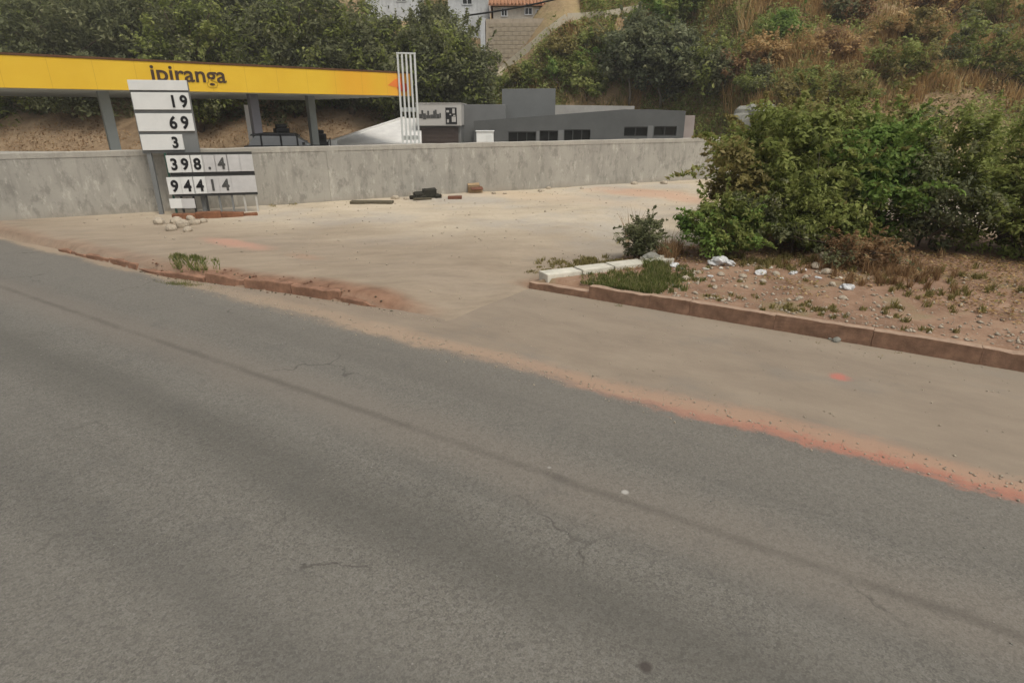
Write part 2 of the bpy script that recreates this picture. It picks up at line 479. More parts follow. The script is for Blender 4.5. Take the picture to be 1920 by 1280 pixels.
def make_fascia():
    m = NT('yellow_fascia')
    x = m.xyz()[0]     # metres left of the canopy's right end (negative)
    a = m.ramp(m.noise(.7, 4, .6), [(.3, (.66,.40,.022)), (.7, (.71,.455,.03))])
    d = m.math('ABSOLUTE', m.math('ADD', x, 2.9))
    a = m.mix(m.math('MULTIPLY', m.step(d, 1.6, .3), .5), a, (.72,.30,.02))
    a = m.mix(m.math('MULTIPLY', m.step(x, -2.0, -.5), .55), a, (.76,.27,.04))
    return m.out(a, .55)
M['fascia'] = make_fascia()
M['joint'] = plain('fascia_joint', (.52,.3,.02), .6, .05, 2)
M['orange'] = plain('orange_flame_paint', (.72,.19,.035), .5, .06, 2)
M['red_orange'] = plain('red_flame_paint', (.66,.10,.04), .5, .06, 2)

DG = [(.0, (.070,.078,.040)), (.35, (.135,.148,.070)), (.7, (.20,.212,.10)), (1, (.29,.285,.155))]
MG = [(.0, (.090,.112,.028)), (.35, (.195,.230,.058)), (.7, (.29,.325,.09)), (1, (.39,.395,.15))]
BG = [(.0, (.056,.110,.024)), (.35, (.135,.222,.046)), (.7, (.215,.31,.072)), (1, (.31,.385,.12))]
OL = [(.0, (.105,.088,.030)), (.35, (.205,.175,.058)), (.7, (.29,.248,.09)), (1, (.38,.32,.14))]
BL = [(.0, (.066,.082,.044)), (.35, (.135,.158,.082)), (.7, (.21,.232,.125)), (1, (.31,.315,.19))]
DRY = [(.0, (.25,.15,.060)), (.35, (.42,.27,.110)), (.7, (.54,.37,.165)), (1, (.62,.47,.25))]
RUST = [(.0, (.14,.08,.04)), (.4, (.26,.155,.075)), (.75, (.37,.235,.12)), (1, (.45,.32,.17))]
LM = {k: leaf_mat('foliage_' + k, v) for k, v in dict(dark=DG, mid=MG, bright=BG, olive=OL, blue=BL, dry=DRY, rust=RUST).items()}
GRASSY = leaf_mat('grass_green', [(.0, (.06,.08,.02)), (.35, (.13,.165,.04)), (.65, (.19,.205,.06)), (.85, (.30,.27,.11)), (1, (.40,.33,.17))])

# ------------------------------------------------------------------ helpers: vegetation
def unit(n):
    d = rng.normal(size=(n, 3)); return d / np.linalg.norm(d, axis=1, keepdims=True)
def leaves_mesh(name, c, nrm, size, var, mat, aspect=.5):
    n = len(c)
    r = unit(n)
    t = np.cross(nrm, r); t /= np.linalg.norm(t, axis=1, keepdims=True) + 1e-9
    b = np.cross(nrm, t)
    L = size[:, None]; W = L * aspect
    co = np.empty((n, 4, 3))
    co[:, 0] = c - t * L * .5
    co[:, 1] = c + b * W * .5 + nrm * L * .1
    co[:, 2] = c + t * L * .5 - nrm * L * .06
    co[:, 3] = c - b * W * .5 + nrm * L * .1
    return fast_mesh(name, co.reshape(-1, 3), np.arange(4 * n).reshape(n, 4), mat, attrs={'var': var})
def crown_points(n_clump, n_leaf, rad, rc, bias=.45, low=-1.0, shoot=1.0):
    """leaf centres, normals and tones of a crown made of clumps; rad = (rx, ry, rz), origin at the crown's centre"""
    d = unit(n_clump * 3)
    d = d[d[:, 2] > low][:n_clump]
    rr = rng.random(len(d)) ** bias
    lump = 1 + .38 * fbm(d[:, 0] * 1.9 + 5, d[:, 1] * 1.9 + d[:, 2] * 2.3, int(rng.integers(1000)), 3) * 2
    cc = d * (rr * lump)[:, None] * np.array(rad)
    per = max(1, n_leaf // len(cc))
    cr = rc * (.6 + .8 * rng.random(len(cc)))
    ct = rng.random(len(cc))
    k = np.repeat(np.arange(len(cc)), per)
    dd = unit(len(k))
    pr = (.25 + .75 * rng.random(len(k)) ** .8)
    pts = cc[k] + dd * (pr * cr[k])[:, None] * np.array([1, 1, .72])
    nr = dd * .55 + unit(len(k)) * .55 + np.array([0, 0, .5])
    nr /= np.linalg.norm(nr, axis=1, keepdims=True)
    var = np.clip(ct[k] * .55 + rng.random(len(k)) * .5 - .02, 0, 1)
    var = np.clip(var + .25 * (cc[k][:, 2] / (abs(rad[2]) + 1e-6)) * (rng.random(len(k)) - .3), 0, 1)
    # leafy shoots that break the outline
    ns = max(4, int(n_clump * shoot / 5)); m = max(4, int(n_leaf * shoot) // (14 * ns))
    sd = unit(ns * 2); sd = sd[sd[:, 2] > -.35][:ns]
    st = sd * np.array(rad) * (.75 + .2 * rng.random((len(sd), 1)))
    sv = sd + np.array([0, 0, .45]); sv /= np.linalg.norm(sv, axis=1, keepdims=True)
    ln = rc * (1.0 + 1.6 * shoot ** .6 * rng.random((len(sd), 1)))
    f = rng.random((len(sd), m, 1))
    sh = (st[:, None] + sv[:, None] * ln[:, None] * f - np.array([0, 0, 1.]) * .35 * ln[:, None] * f ** 2.5 * (shoot > 1) + rng.normal(size=(len(sd), m, 3)) * rc * .16 * (1.1 - f)).reshape(-1, 3)
    sn = unit(len(sh)) * .7 + np.array([0, 0, .5]); sn /= np.linalg.norm(sn, axis=1, keepdims=True)
    pts = np.concatenate([pts, sh]); nr = np.concatenate([nr, sn]); var = np.concatenate([var, np.clip(.35 + .6 * rng.random(len(sh)), 0, 1)])
    return pts, nr, var, cc
def plant(name, label, cat, base, height, rad, pal, n_clump, n_leaf, leaf, rc, trunk_r, cz=None, bark='bark', group=None, stems=1, aspect=.5, low=-1.0, bias=.45, nlimb=9, part=('trunk', 'crown'), pal2=None, f2=.0, shoot=1.0):
    root = empty(name, base, label=label, cat=cat, group=group)
    cz = height - rad[2] if cz is None else cz
    pts, nr, var, cc = crown_points(n_clump, n_leaf, rad, rc, bias, low, shoot)
    pts = pts + np.array([0, 0, cz])
    keep = pts[:, 2] > .02
    pts, nr, var = pts[keep], nr[keep], var[keep]
    size = leaf * (.4 + 1.2 * rng.random(len(pts)) ** 1.3)
    if pal2:
        sel = fbm(pts[:, 0] * 1.1 + 3, pts[:, 2] * 1.1 + pts[:, 1], 77, 3) * 2 + .5 + rng.normal(size=len(pts)) * .12 < f2
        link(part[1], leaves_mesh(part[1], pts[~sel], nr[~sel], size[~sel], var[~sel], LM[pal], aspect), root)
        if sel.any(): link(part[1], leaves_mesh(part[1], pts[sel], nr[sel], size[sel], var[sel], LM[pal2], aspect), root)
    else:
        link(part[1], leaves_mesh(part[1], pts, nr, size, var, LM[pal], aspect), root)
    mb = MB()
    idx = rng.choice(len(cc), min(nlimb, len(cc)), replace=False)
    for q in range(stems):
        bx, by = (0, 0) if stems == 1 else (rng.normal() * rad[0] * .22, rng.normal() * rad[1] * .22)
        fork = Vector((bx * 1.4, by * 1.4, max(.2, cz - rad[2] * (.35 if stems == 1 else .75))))
        mb.tube([(bx, by, -.25), (bx + rng.normal() * .03, by, fork.z * .5), fork], [trunk_r * 1.25, trunk_r, trunk_r * .8], 7)
        for i in idx[q::stems]:
            e = Vector(cc[i]) + Vector((0, 0, cz))
            if e.z < fork.z * .6: continue
            mid = fork.lerp(e, .5) + Vector((rng.normal() * .12, rng.normal() * .12, .12 * rad[2] * .5))
            mb.tube([fork, mid, e], [trunk_r * .65, trunk_r * .38, trunk_r * .12], 5)
    mb.build(part[0], M[bark], root, smooth=True)
    return root
def blades(name, base, h, lean, width, var, mat):
    """bent grass blades: quads + tip as two quads"""
    n = len(base)
    a = rng.random(n) * 2 * math.pi
    side = np.stack([np.cos(a), np.sin(a), np.zeros(n)], 1)
    a2 = rng.random(n) * 2 * math.pi
    ld = np.stack([np.cos(a2), np.sin(a2), np.zeros(n)], 1) * (lean * rng.random(n))[:, None] * h[:, None]
    up = np.array([0, 0, 1.0])
    w = width[:, None]
    m_ = base + up * (h * .55)[:, None] + ld * .35
    t_ = base + up * h[:, None] + ld
    co = np.empty((n, 5, 3))
    co[:, 0] = base - side * w * .5; co[:, 1] = base + side * w * .5
    co[:, 2] = m_ + side * w * .4; co[:, 3] = m_ - side * w * .4; co[:, 4] = t_
    i = np.arange(n)[:, None] * 5
    tri = np.concatenate([i + np.array([[0, 1, 2]]), i + np.array([[0, 2, 3]]), i + np.array([[3, 2, 4]])], 0)
    return fast_mesh(name, co.reshape(-1, 3), tri, mat, attrs={'var': np.tile(var, 3)})
def rock_mesh(name, r, mat, sub=2, rough=.35, flat=.6):
    bm = bmesh.new(); bmesh.ops.create_icosphere(bm, subdivisions=sub, radius=1)
    o = rng.random(3) * 50
    for v in bm.verts:
        p = v.co
        k = 1 + rough * 2 * float(fbm(p.x * 1.3 + o[0] + p.z, p.y * 1.3 + o[1] - p.z * .7, 3, 3))
        v.co = Vector((p.x * k * r[0], p.y * k * r[1], p.z * k * r[2]))
    me = bpy.data.meshes.new(name); bm.to_mesh(me); bm.free(); me.materials.append(mat)
    return me

# ================================================================== STRUCTURE
# ---- ground sheets
def edge_t(s):            # edge of the earth bank on the road side
    return np.interp(s, [-40, -9.6, -8.5, -6.74, -4.56, -4.0], [4.95, 5.02, 5.25, 5.54, 5.72, 5.8])
KERB_T = 7.55
def verge_mask(s, t):
    b = s + 4.45 - (t - 8) * .42 + 1.1 * fbm(s * .8, t * .8, 5, 3)
    return sstep(-.15, .35, b) * sstep(7.5, 7.6, t) * (1 - sstep(14.0, 17.0, t + 1.5 * fbm(s, t, 9)))
def ground_z(s, t):
    s = np.asarray(s, float); t = np.asarray(t, float)
    e = edge_t(s) + .12 * fbm(s * 2.2, t * 0 + 3, 11, 4)
    bank_h = .17 * sstep(-4.5, -5.9, s) + .012
    zl = -.06 + (bank_h + .06) * (.85 * sstep(e - .02, e + .06, t) + .15 * sstep(e + .05, e + .4, t)) + .035 * fbm(s * 6, t * 6, 13, 4) * sstep(e - .02, e + .05, t) * (1 - .7 * sstep(e + .2, e + .6, t))
    # driveway rises gently from the shoulder
    drive = .006 + .12 * sstep(6.2, 10.0, t)
    z = np.where(s < -4.4, np.maximum(zl * sstep(-4.3, -5.6, s) + drive * (1 - sstep(-4.3, -5.6, s)), -.06), drive)
    kz = -.05 + (.21) * sstep(KERB_T + .06, KERB_T + .16, t) + .12 * sstep(8.5, 12, t)
    m = sstep(-4.55, -4.2, s - (np.maximum(t, 7.6) - 7.6) * .42)
    z = z * (1 - m) + kz * m
    z = np.where((s > -5.2) & (t < 5.5), -.06, z)
    far = sstep(6, 9, t)
    z = z + far * .10 * fbm(s * .35, t * .35, 21, 4) + far * .03 * fbm(s * 1.7, t * 1.7, 22, 3)
    return z
ss = np.unique(np.concatenate([np.linspace(-70, -14, 60), np.arange(-14, 8, .11), np.linspace(8, 60, 50)]))
tt = np.unique(np.concatenate([np.arange(4.5, 12, .09), np.arange(12, 26, .3), np.linspace(26, 80, 30)]))
S, T = np.meshgrid(ss, tt, indexing='ij')
Z = ground_z(S, T)
ni, nj = S.shape
i, j = np.meshgrid(np.arange(ni - 1), np.arange(nj - 1), indexing='ij')
q = (i * nj + j).ravel()
faces = np.stack([q, q + nj, q + nj + 1, q + 1], 1)
vg = verge_mask(S, T)
e_ = edge_t(S)
bk = sstep(-.1, .05, T - e_) * (1 - sstep(.12, .42, T - e_ + .3 * fbm(S * 1.5, T * 2, 31, 3))) * sstep(-4.5, -5.6, S) * (1 - .55 * sstep(-9.0, -10.5, S))
dv = (1 - sstep(6.8, 12.0, T + 1.4 * fbm(S * .5, T * .8, 41, 4) - .35 * np.clip(S + 9, -6, 3)))
ground = link('dirt_lot', fast_mesh('dirt_lot', np.stack([S.ravel(), T.ravel(), Z.ravel()], 1), faces, M['lot'], True,
              {'verge': vg.ravel(), 'bank': bk.ravel(), 'drive': dv.ravel()}, 'POINT'), None, (0, 0, 0), RZ)
tag(ground, kind='structure')
def gz(x, y):
    s, t = to_st(x, y); return float(ground_z(s, t))
def on_ground(u, v, z=.12):
    for _ in range(6):
        p = P(u, v, z); z = gz(p.x, p.y)
    return Vector((p.x, p.y, z))

def sheet(name, s0, s1, t0, t1, z, mat):
    me = mesh(name, [(s0, t0, z), (s1, t0, z), (s1, t1, z), (s0, t1, z)], [(0, 1, 2, 3)], mat)
    return tag(link(name, me, None, (0, 0, 0), RZ), kind='structure')
sheet('road', -150, 150, -8, 4.9, 0.0, M['road'])
sheet('shoulder', -150, 150, 4.9, 7.62, 0.0, M['road'])
base = link('ground', mesh('ground', [(-900, -900, -.4), (900, -900, -.4), (900, 900, -.4), (-900, 900, -.4)], [(0, 1, 2, 3)], M['hill']))
tag(base, kind='structure')

# ---- hillside behind the station
def hill_z(x, y):
    x = np.asarray(x, float); y = np.asarray(y, float)
    foot = 41 - 12 * sstep(9, 17, x) - 1.5 * sstep(-12, -30, x)
    d = y - foot + 1.6 * fbm(x * .12, y * .12, 51, 3)
    z = np.where(d < 0, d * .35 - .1, 0)
    z = np.where(d >= 0, -.1 + .58 * np.minimum(d, 30) + .3 * np.clip(d - 30, 0, 80), z)
    z = z + 5.2 * sstep(-1.8, 4.4, x) * sstep(42.5, 50.5, y) * (1 - sstep(9, 15, x)) * (1 - .0 * y)
    return z + sstep(0, 4, d) * (1.1 * fbm(x * .22, y * .22, 52, 4) + .35 * fbm(x * 1.1, y * 1.1, 55, 3))
hx = np.unique(np.concatenate([np.linspace(-140, -45, 40), np.arange(-45, 50, .5), np.linspace(50, 140, 40)]))
hy = np.unique(np.concatenate([np.arange(24, 72, .5), np.linspace(72, 190, 40)]))
X, Y = np.meshgrid(hx, hy, indexing='ij')
HZv = hill_z(X, Y)
ni, nj = X.shape
i, j = np.meshgrid(np.arange(ni - 1), np.arange(nj - 1), indexing='ij')
q = (i * nj + j).ravel()
earth = sstep(-2, -6, X) * (1 - sstep(47, 52, Y + 5 * fbm(X * .3, Y * .3, 61))) * .9
hill = link('hill', fast_mesh('hill', np.stack([X.ravel(), Y.ravel(), HZv.ravel()], 1), np.stack([q, q + nj, q + nj + 1, q + 1], 1), M['hill'], True, {'earth': earth.ravel()}, 'POINT'))
tag(hill, kind='structure')
def on_hill(u, v, y0=26., y1=110.):
    ys = np.arange(y0, y1, .2)
    a, b, c = ray(u, v)
    xs = a / b * ys; zs = CAM_H + c / b * ys
    k = np.argmax(hill_z(xs, ys) > zs)
    return Vector((xs[k], ys[k], float(hill_z(xs[k], ys[k]))))
def hz(x, y): return float(hill_z(x, y))

# ---- right kerb, stone by stone
kerb = empty('kerb', (0, 0, 0), RZ, label='red stained concrete kerb along the dirt verge beside the shoulder', cat='kerb')
s = -4.4; k = 0
while s < 9:
    ln = random.choice((.9, 1.0, 1.0, .55, 1.05))
    sink = .15 * (1 - float(sstep(-4.6, -2.7, s + ln / 2)))
    top = .195 - sink + random.uniform(-.008, .008)
    t0 = KERB_T + random.uniform(-.006, .006)
    mb = MB().box(-ln / 2 + .001, ln / 2 - .001, 0, .125, -.12, top)
    o = mb.build('kerb_stone', M['kerb'], kerb, (s + ln / 2, t0, 0), bevel=.006)
    me = o.data; me.materials.append(M['kerb_top'])
    bm = bmesh.new(); bm.from_mesh(me)
    bmesh.ops.subdivide_edges(bm, edges=[e for e in bm.edges if e.calc_length() > .3], cuts=7, use_grid_fill=True)
    for v in bm.verts:
        n_ = float(fbm(v.co.x * 6 + s * 3, v.co.z * 9 + v.co.y * 9, 71, 3))
        n2_ = max(0., float(fbm(v.co.x * 3.1 + s * 5, 2.2, 73, 3)) - .1)
        v.co.y += .022 * n_; v.co.z += (.02 * n_ - .09 * n2_) if v.co.z > .05 else 0
    bm.to_mesh(me); bm.free()
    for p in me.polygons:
        if p.normal.z > .6 and p.center.z > .05: p.material_index = 1  # upward faces get the painted sunlit tone
    o.rotation_euler = (random.uniform(-.015, .015), random.uniform(-.004, .004), 0)
    s += ln; k += 1
# ---- worn kerb along the lot side, caked with red earth
bank_kerb = empty('worn_kerb', (0, 0, 0), RZ, label='low worn kerb caked with red earth between asphalt and lot', cat='kerb')
s = -13.5; k = 0
while s < -5.35:
    ln = random.choice((.62, .8, .9, .95, .5))
    sm = s + ln / 2
    sink = .135 * float(sstep(-6.6, -5.0, sm)) + random.choice((0, .01, .025, .05)) + .05 * float(sstep(-8.9, -10.0, sm))
    t0, t1 = float(edge_t(s)), float(edge_t(s + ln))
    o = MB().box(-ln / 2 + .004, ln / 2 - .004, -.02, .1, -.12, .155 - sink).build('kerb_stone', M['kerb_red'], bank_kerb, (sm, (t0 + t1) / 2 - .01, 0), bevel=.018)
    bm = bmesh.new(); bm.from_mesh(o.data)
    bmesh.ops.subdivide_edges(bm, edges=[e for e in bm.edges if e.calc_length() > .25], cuts=8, use_grid_fill=True)
    for v in bm.verts:
        n_ = float(fbm(v.co.x * 5 + s * 3, v.co.z * 8 + v.co.y * 9, 81, 4)); n2_ = max(0., float(fbm(v.co.x * 2.6 + s * 5, 4.2, 83, 3)) - .05)
        v.co.y += .05 * n_ + .05 * n2_; v.co.z += (.035 * n_ - .16 * n2_) if v.co.z > .04 else 0
    bm.to_mesh(o.data); bm.free()
    o.rotation_euler = (random.uniform(-.06, .1), random.uniform(-.015, .015), math.atan2(t1 - t0, ln) + random.uniform(-.02, .02))
    s += ln

# ---- concrete strip at the mouth of the lot
a_, b_ = on_ground(1018, 530), on_ground(1195, 496)
dv_ = (b_ - a_); L = dv_.xy.length; ang = math.atan2(dv_.y, dv_.x)
strip = empty('concrete_strip', a_, ang, label='pale concrete strip lying beside the grass at the lot entrance', cat='slab')
x = 0
for ln in (.62, .58, .64, .5):
    o = MB().box(x, x + ln - .02, -.15, .15, -.1, .055 + random.uniform(-.008, .008)).build('slab', M['slab'], strip, bevel=.015)
    wx_, wy_ = a_.x + math.cos(ang) * (x + ln / 2), a_.y + math.sin(ang) * (x + ln / 2)
    o.location.z = gz(wx_, wy_) - a_.z + .02
    o.rotation_euler = (random.uniform(-.03, .03), 0, random.uniform(-.02, .02)); x += ln

# ---- cement wall between lot and station
wa, wb = on_ground(490, 386), on_ground(1300, 337)
we = (wb - wa).normalized(); W_ANG = math.atan2(we.y, we.x)
wall_top = D(490, 277, wa.y).z * .5 + D(1300, 258.5, wb.y).z * .5
Lw = (wb - wa).xy.length
wall = empty('boundary_wall', (wa.x, wa.y, 0), W_ANG, label='long grey cement rendered wall along the back of the dirt lot', cat='wall')
xs = [-16.0, -6.4, 1.95, 12.0, Lw + 4.0]
for x0, x1 in zip(xs[:-1], xs[1:]):
    MB().box(x0 + .001, x1 - .001, 0, .2, -.3, wall_top - .13).build('wall_panel', M['wall'], wall)
for x0, x1 in ((-16, -6.4), (-6.4, 6.5), (6.5, Lw + 4)):
    n = int((x1 - x0) / .12); vs = []; fs = []
    for q in range(n + 1):
        x = x0 + .002 + (x1 - x0 - .004) * q / n
        h_ = .03 * float(fbm(x * 1.7, 3.3, 91, 4)) - .05 * max(0, float(fbm(x * 2.9, 8.1, 95, 3)) - .16)
        y_ = .012 * float(fbm(x * 2.3, 5.5, 93, 3))
        vs += [(x, -.012 + y_, wall_top - .13), (x, -.012 + y_, wall_top + h_ - .015), (x, .003, wall_top + h_), (x, .197, wall_top + h_), (x, .212, wall_top - .13)]
        if q: fs += [tuple(5 * (q - 1) + a for a in (k, (k + 1) % 5)) + tuple(5 * q + a for a in ((k + 1) % 5, k)) for k in range(5)]
    fs += [(0, 1, 2, 3, 4), tuple(5 * n + a for a in (4, 3, 2, 1, 0))]
    MB().add(vs, fs).build('coping', M['coping'], wall)
for x0 in (1.95,):
    MB().box(x0 - .11, x0 + .11, -.018, .1, -.3, wall_top - .132).build('pilaster', M['wall'], wall, bevel=.006)

# ---- station forecourt
fc = mesh('forecourt', [(*to_xy(-40, 21.5), .2), (*to_xy(9, 28), .2), (*to_xy(9, 44), .2), (*to_xy(-40, 44), .2)], [(0, 1, 2, 3)], M['concrete'])
G0 = .2
fcv = [(-40, 8), (wa.x + 1, wa.y + 1.2), (wb.x + 3, wb.y + 1.6), (14, 38), (8, 43), (-40, 43)]
fc = mesh('forecourt', [(x, y, G0) for x, y in fcv], [tuple(range(6))], M['concrete'])
tag(link('forecourt', fc), kind='structure')

# ---- canopy
cR, cL = D(770, 183, 31.5), D(324, 168, 24.6)
zc = (cR.z + cL.z) / 2
cdir = (cR - cL); C_ANG = math.atan2(cdir.y, cdir.x)
FH = 1.0
canopy = empty('station_canopy', (cR.x, cR.y, 0), C_ANG, label='wide yellow fuel station canopy above the grey wall', cat='canopy')
CL, CD = 26.0, 13.5
MB().box(-CL, 0, .06, CD, zc + .12, zc + FH - .06).build('roof', M['canopy_top'], canopy)
MB().box(-CL + .05, -.05, .07, CD - .05, zc + .04, zc + .118).build('soffit', M['soffit'], canopy)
for k in range(11):
    MB().box(-CL + .1, -.1, .6 + k * 1.15, .72 + k * 1.15, zc - .02, zc + .038).build('soffit_rib', M['soffit'], canopy)
MB().box(-CL, 0, -.05, .055, zc, zc + FH).build('fascia', M['fascia'], canopy, bevel=.012)
for k in range(1, 20):
    MB().box(-k * 1.3 - .006, -k * 1.3 + .006, -.0525, -.048, zc + .01, zc + FH - .01).build('panel_joint', M['joint'], canopy)
MB().box(-CL, 0, -.075, .058, zc + FH + .002, zc + FH + .07).build('edge_trim', M['canopy_top'], canopy)
MB().box(.002, .07, -.05, CD, zc, zc + FH).build('end_fascia', M['sign_grey'], canopy)
def text_mesh(body, size, mat, name, parent, loc, rot, ext=.012, off=.0, align='RIGHT', sx=1.0):
    cu = bpy.data.curves.new(name, 'FONT'); cu.body = body; cu.size = size; cu.extrude = ext; cu.offset = off; cu.align_x = align
    cu.resolution_u = 4
    tmp = bpy.data.objects.new('tmp_text', cu); COL.objects.link(tmp)
    bpy.context.view_layer.update()
    me = bpy.data.meshes.new_from_object(tmp.evaluated_get(bpy.context.evaluated_depsgraph_get()))
    bpy.data.objects.remove(tmp); bpy.data.curves.remove(cu)
    me.materials.clear(); me.materials.append(mat)
    o = link(name, me, parent, loc); o.rotation_euler = rot; o.scale = (sx, 1, 1)
    return o
def along(u, v):   # x along the fascia front, and height, for a pixel on the fascia plane
    a, b, c = ray(u, v)
    nx, ny = -math.sin(C_ANG), math.cos(C_ANG)
    k = (cR.x * nx + cR.y * ny) / (a * nx + b * ny)
    return (a * k - cR.x) * math.cos(C_ANG) + (b * k - cR.y) * math.sin(C_ANG), CAM_H + c * k
x1_, z1_ = along(425, 158)
text_mesh('ipiranga', .80, M['text_brown'], 'lettering', canopy, (x1_, -.062, z1_ + .05), (R(90), 0, 0), .012, .012, 'RIGHT', 1.08)
# flame emblem near the end of the fascia
xe, ze = along(752, 165)
def disc_shape(pts, y, th):
    return MB().prism(pts, y, y + th)
fl = [(xe - .75, zc + .45), (xe - .35, zc + .72), (xe + .05, zc + .86), (xe + .2, zc + .62), (xe + .05, zc + .42), (xe - .3, zc + .38)]
disc_shape(fl, -.062, .010).build('flame_orange', M['orange'], canopy)
fl2 = [(xe - .28, zc + .36), (xe + .05, zc + .58), (xe + .38, zc + .52), (xe + .42, zc + .3), (xe + .15, zc + .16), (xe - .1, zc + .22)]
disc_shape(fl2, -.078, .012).build('flame_red', M['red_orange'], canopy)
def column(u, Y, w, mat, label):
    p = D(u, 230, Y)
    c = empty('canopy_column', (p.x, p.y, G0), C_ANG, label=label, cat='column', group='columns holding up the canopy')
    MB().box(-w/2, w/2, -w/2, w/2, .18, zc + .03 - G0).build('shaft', M[mat], c, bevel=.015)
    MB().box(-w/2 - .1, w/2 + .1, -w/2 - .1, w/2 + .1, 0, .18).build('plinth', M['concrete'], c, bevel=.02)
column(480, 27.5, .36, 'column_dark', 'dark grey square canopy column nearest the price boards')
column(586, 31.0, .34, 'column', 'paler grey green canopy column beside the white low cabinet')
column(205, 24.5, .36, 'column', 'grey canopy column on the far side of the tall price sign')

# ---- louvred pylon at the canopy's corner
pp = D(766, 185, 31.1)
py = empty('slatted_pylon', (pp.x, pp.y, G0), R(12), label='tall pale slatted pylon at the canopy corner', cat='pylon')
ptop = D(766, 102, 31.1).z - G0
for k in range(5):
    x = -.40 + k * .2
    MB().box(x - .045, x + .045, -.06, .06, .3, ptop).build('slat', M['slat'], py, bevel=.008)
MB().box(-.46, .46, -.075, .075, ptop + .002, ptop + .07).build('top_rail', M['slat'], py, bevel=.008)
MB().box(-.44, .44, .063, .1, 2.35, 2.55).build('cross_rail', M['slat'], py)
MB().box(-.44, .44, .063, .1, 1.05, 1.25).build('cross_rail', M['slat'], py)
MB().box(-.5, .5, -.2, .2, 0, .3).build('plinth', M['concrete'], py, bevel=.02)

# ---- concrete ramp behind the forecourt
rA, rB, rC, rD = D(612, 269.5, 33.2), D(790, 268, 33.2), D(790, 221, 41.0), D(757, 222, 41.0)
rm = empty('access_ramp', (rA.x, rA.y, G0), 0, label='pale concrete driveway ramp rising behind the slatted pylon', cat='ramp')
tops = [p - rm.location for p in (rA, rB, rC, rD)]
bots = [Vector((p.x, p.y, -.2)) for p in tops]
MB().add(tops + bots, [(0,1,2,3), (7,6,5,4), (0,4,5,1), (1,5,6,2), (2,6,7,3), (3,7,4,0)]).build('ramp_body', M['ramp'], rm)
ev = tops[3] - tops[0]
kb = MB().box(0, ev.length, -.09, .09, -.3, .1).build('ramp_kerb', M['ramp'], rm, tops[0])
kb.rotation_euler = ev.to_track_quat('X', 'Z').to_euler()

# ---- store front and long grey building
def block(parent, name, u0, u1, vtop0, vtop1, Y, depth, mat, z0=G0, bev=.02):
    p0, p1 = D(u0, vtop0, Y), D(u1, vtop1, Y)
    return MB().prism([(p0.x - parent.location.x, z0 - parent.location.z), (p1.x - parent.location.x, z0 - parent.location.z),
                       (p1.x - parent.location.x, p1.z - parent.location.z), (p0.x - parent.location.x, p0.z - parent.location.z)],
                      Y - parent.location.y, Y - parent.location.y + depth).build(name, M[mat], parent, bevel=bev)
sp0 = D(825, 250, 36.4)
store = empty('station_store', (sp0.x, 36.4, G0), 0, label='small station store with pale sign board and brown shutter', cat='store')
block(store, 'wall', 781, 864, 236, 234, 36.7, 4.5, 'mid_grey')
pz0 = D(864, 236, 36.4).z
a0, a1 = D(779, 196, 36.4), D(864, 195, 36.4)
lx = store.location.x
MB().box(a0.x - lx, a1.x - lx, 0, 4.6, pz0 - G0, a1.z - G0).build('sign_board', M['sign_face'], store, bevel=.02)
MB().box(a0.x - lx - .02, a1.x - lx + .02, -.03, 4.6, a1.z - G0 + .002, a1.z - G0 + .06).build('roof_trim', M['roof_pale'], store)
b0, b1 = D(788, 240, 36.65), D(860, 262, 36.65)
MB().box(b0.x - lx, b1.x - lx, .22, .298, .02, pz0 - G0 - .1).build('shutter', M['brown_glass'], store)
for k in range(5):
    MB().box(b0.x - lx + .02, b1.x - lx - .02, .205, .218, .3 + k * .22, .32 + k * .22).build('shutter_rib', M['brown_glass'], store)
# dark lettering and square emblem on the sign board (illegible in the photograph)
def pxs(u, v): p = D(u, v, 36.4); return p.x - lx, p.z - G0
lt = MB()
for (u0, u1, v0, v1) in ((786,792,214,222),(793,798,213,224),(790,793,207,216),(799,806,216,222),(801,804,208,217),(807,812,215,222),(812,817,208,222),(818,823,214,222),(815,818,206,215),(824,826,212,221)):
    x0, z1 = pxs(u0, v0); x1, z0 = pxs(u1 + 1, v1)
    lt.box(x0, x1, -.02 - .001 * (u0 % 5), -.001, z0, z1)
lt.build('lettering', M['faded_black'], store)
x0, z1 = pxs(835, 202); x1, z0 = pxs(857, 233)
MB().box(x0, x1, -.025, -.001, z0, z1).build('emblem_plate', M['black'], store)
for (u0, u1, v0, v1) in ((848,853,204,213),(837,842,207,211),(843,846,214,216),(838,842,224,230),(847,855,219,229),(850,854,216,218)):
    xx0, zz1 = pxs(u0, v0); xx1, zz0 = pxs(u1, v1)
    MB().box(xx0, xx1, -.04, -.026, zz0, zz1).build('emblem_mark', M['sign_face'], store)

bp = D(1080, 240, 37.)
bld = empty('long_grey_building', (bp.x, 37., G0), 0, label='long low charcoal building with a strip of dark windows behind the wall', cat='building')
bx_, by_ = bld.location.x, bld.location.y
block(bld, 'side_wall', 866, 948, 196, 196, 38.6, 5, 'mid_grey')
block(bld, 'tower_block', 941, 1042, 167, 166, 40.0, 3.0, 'grey_box')
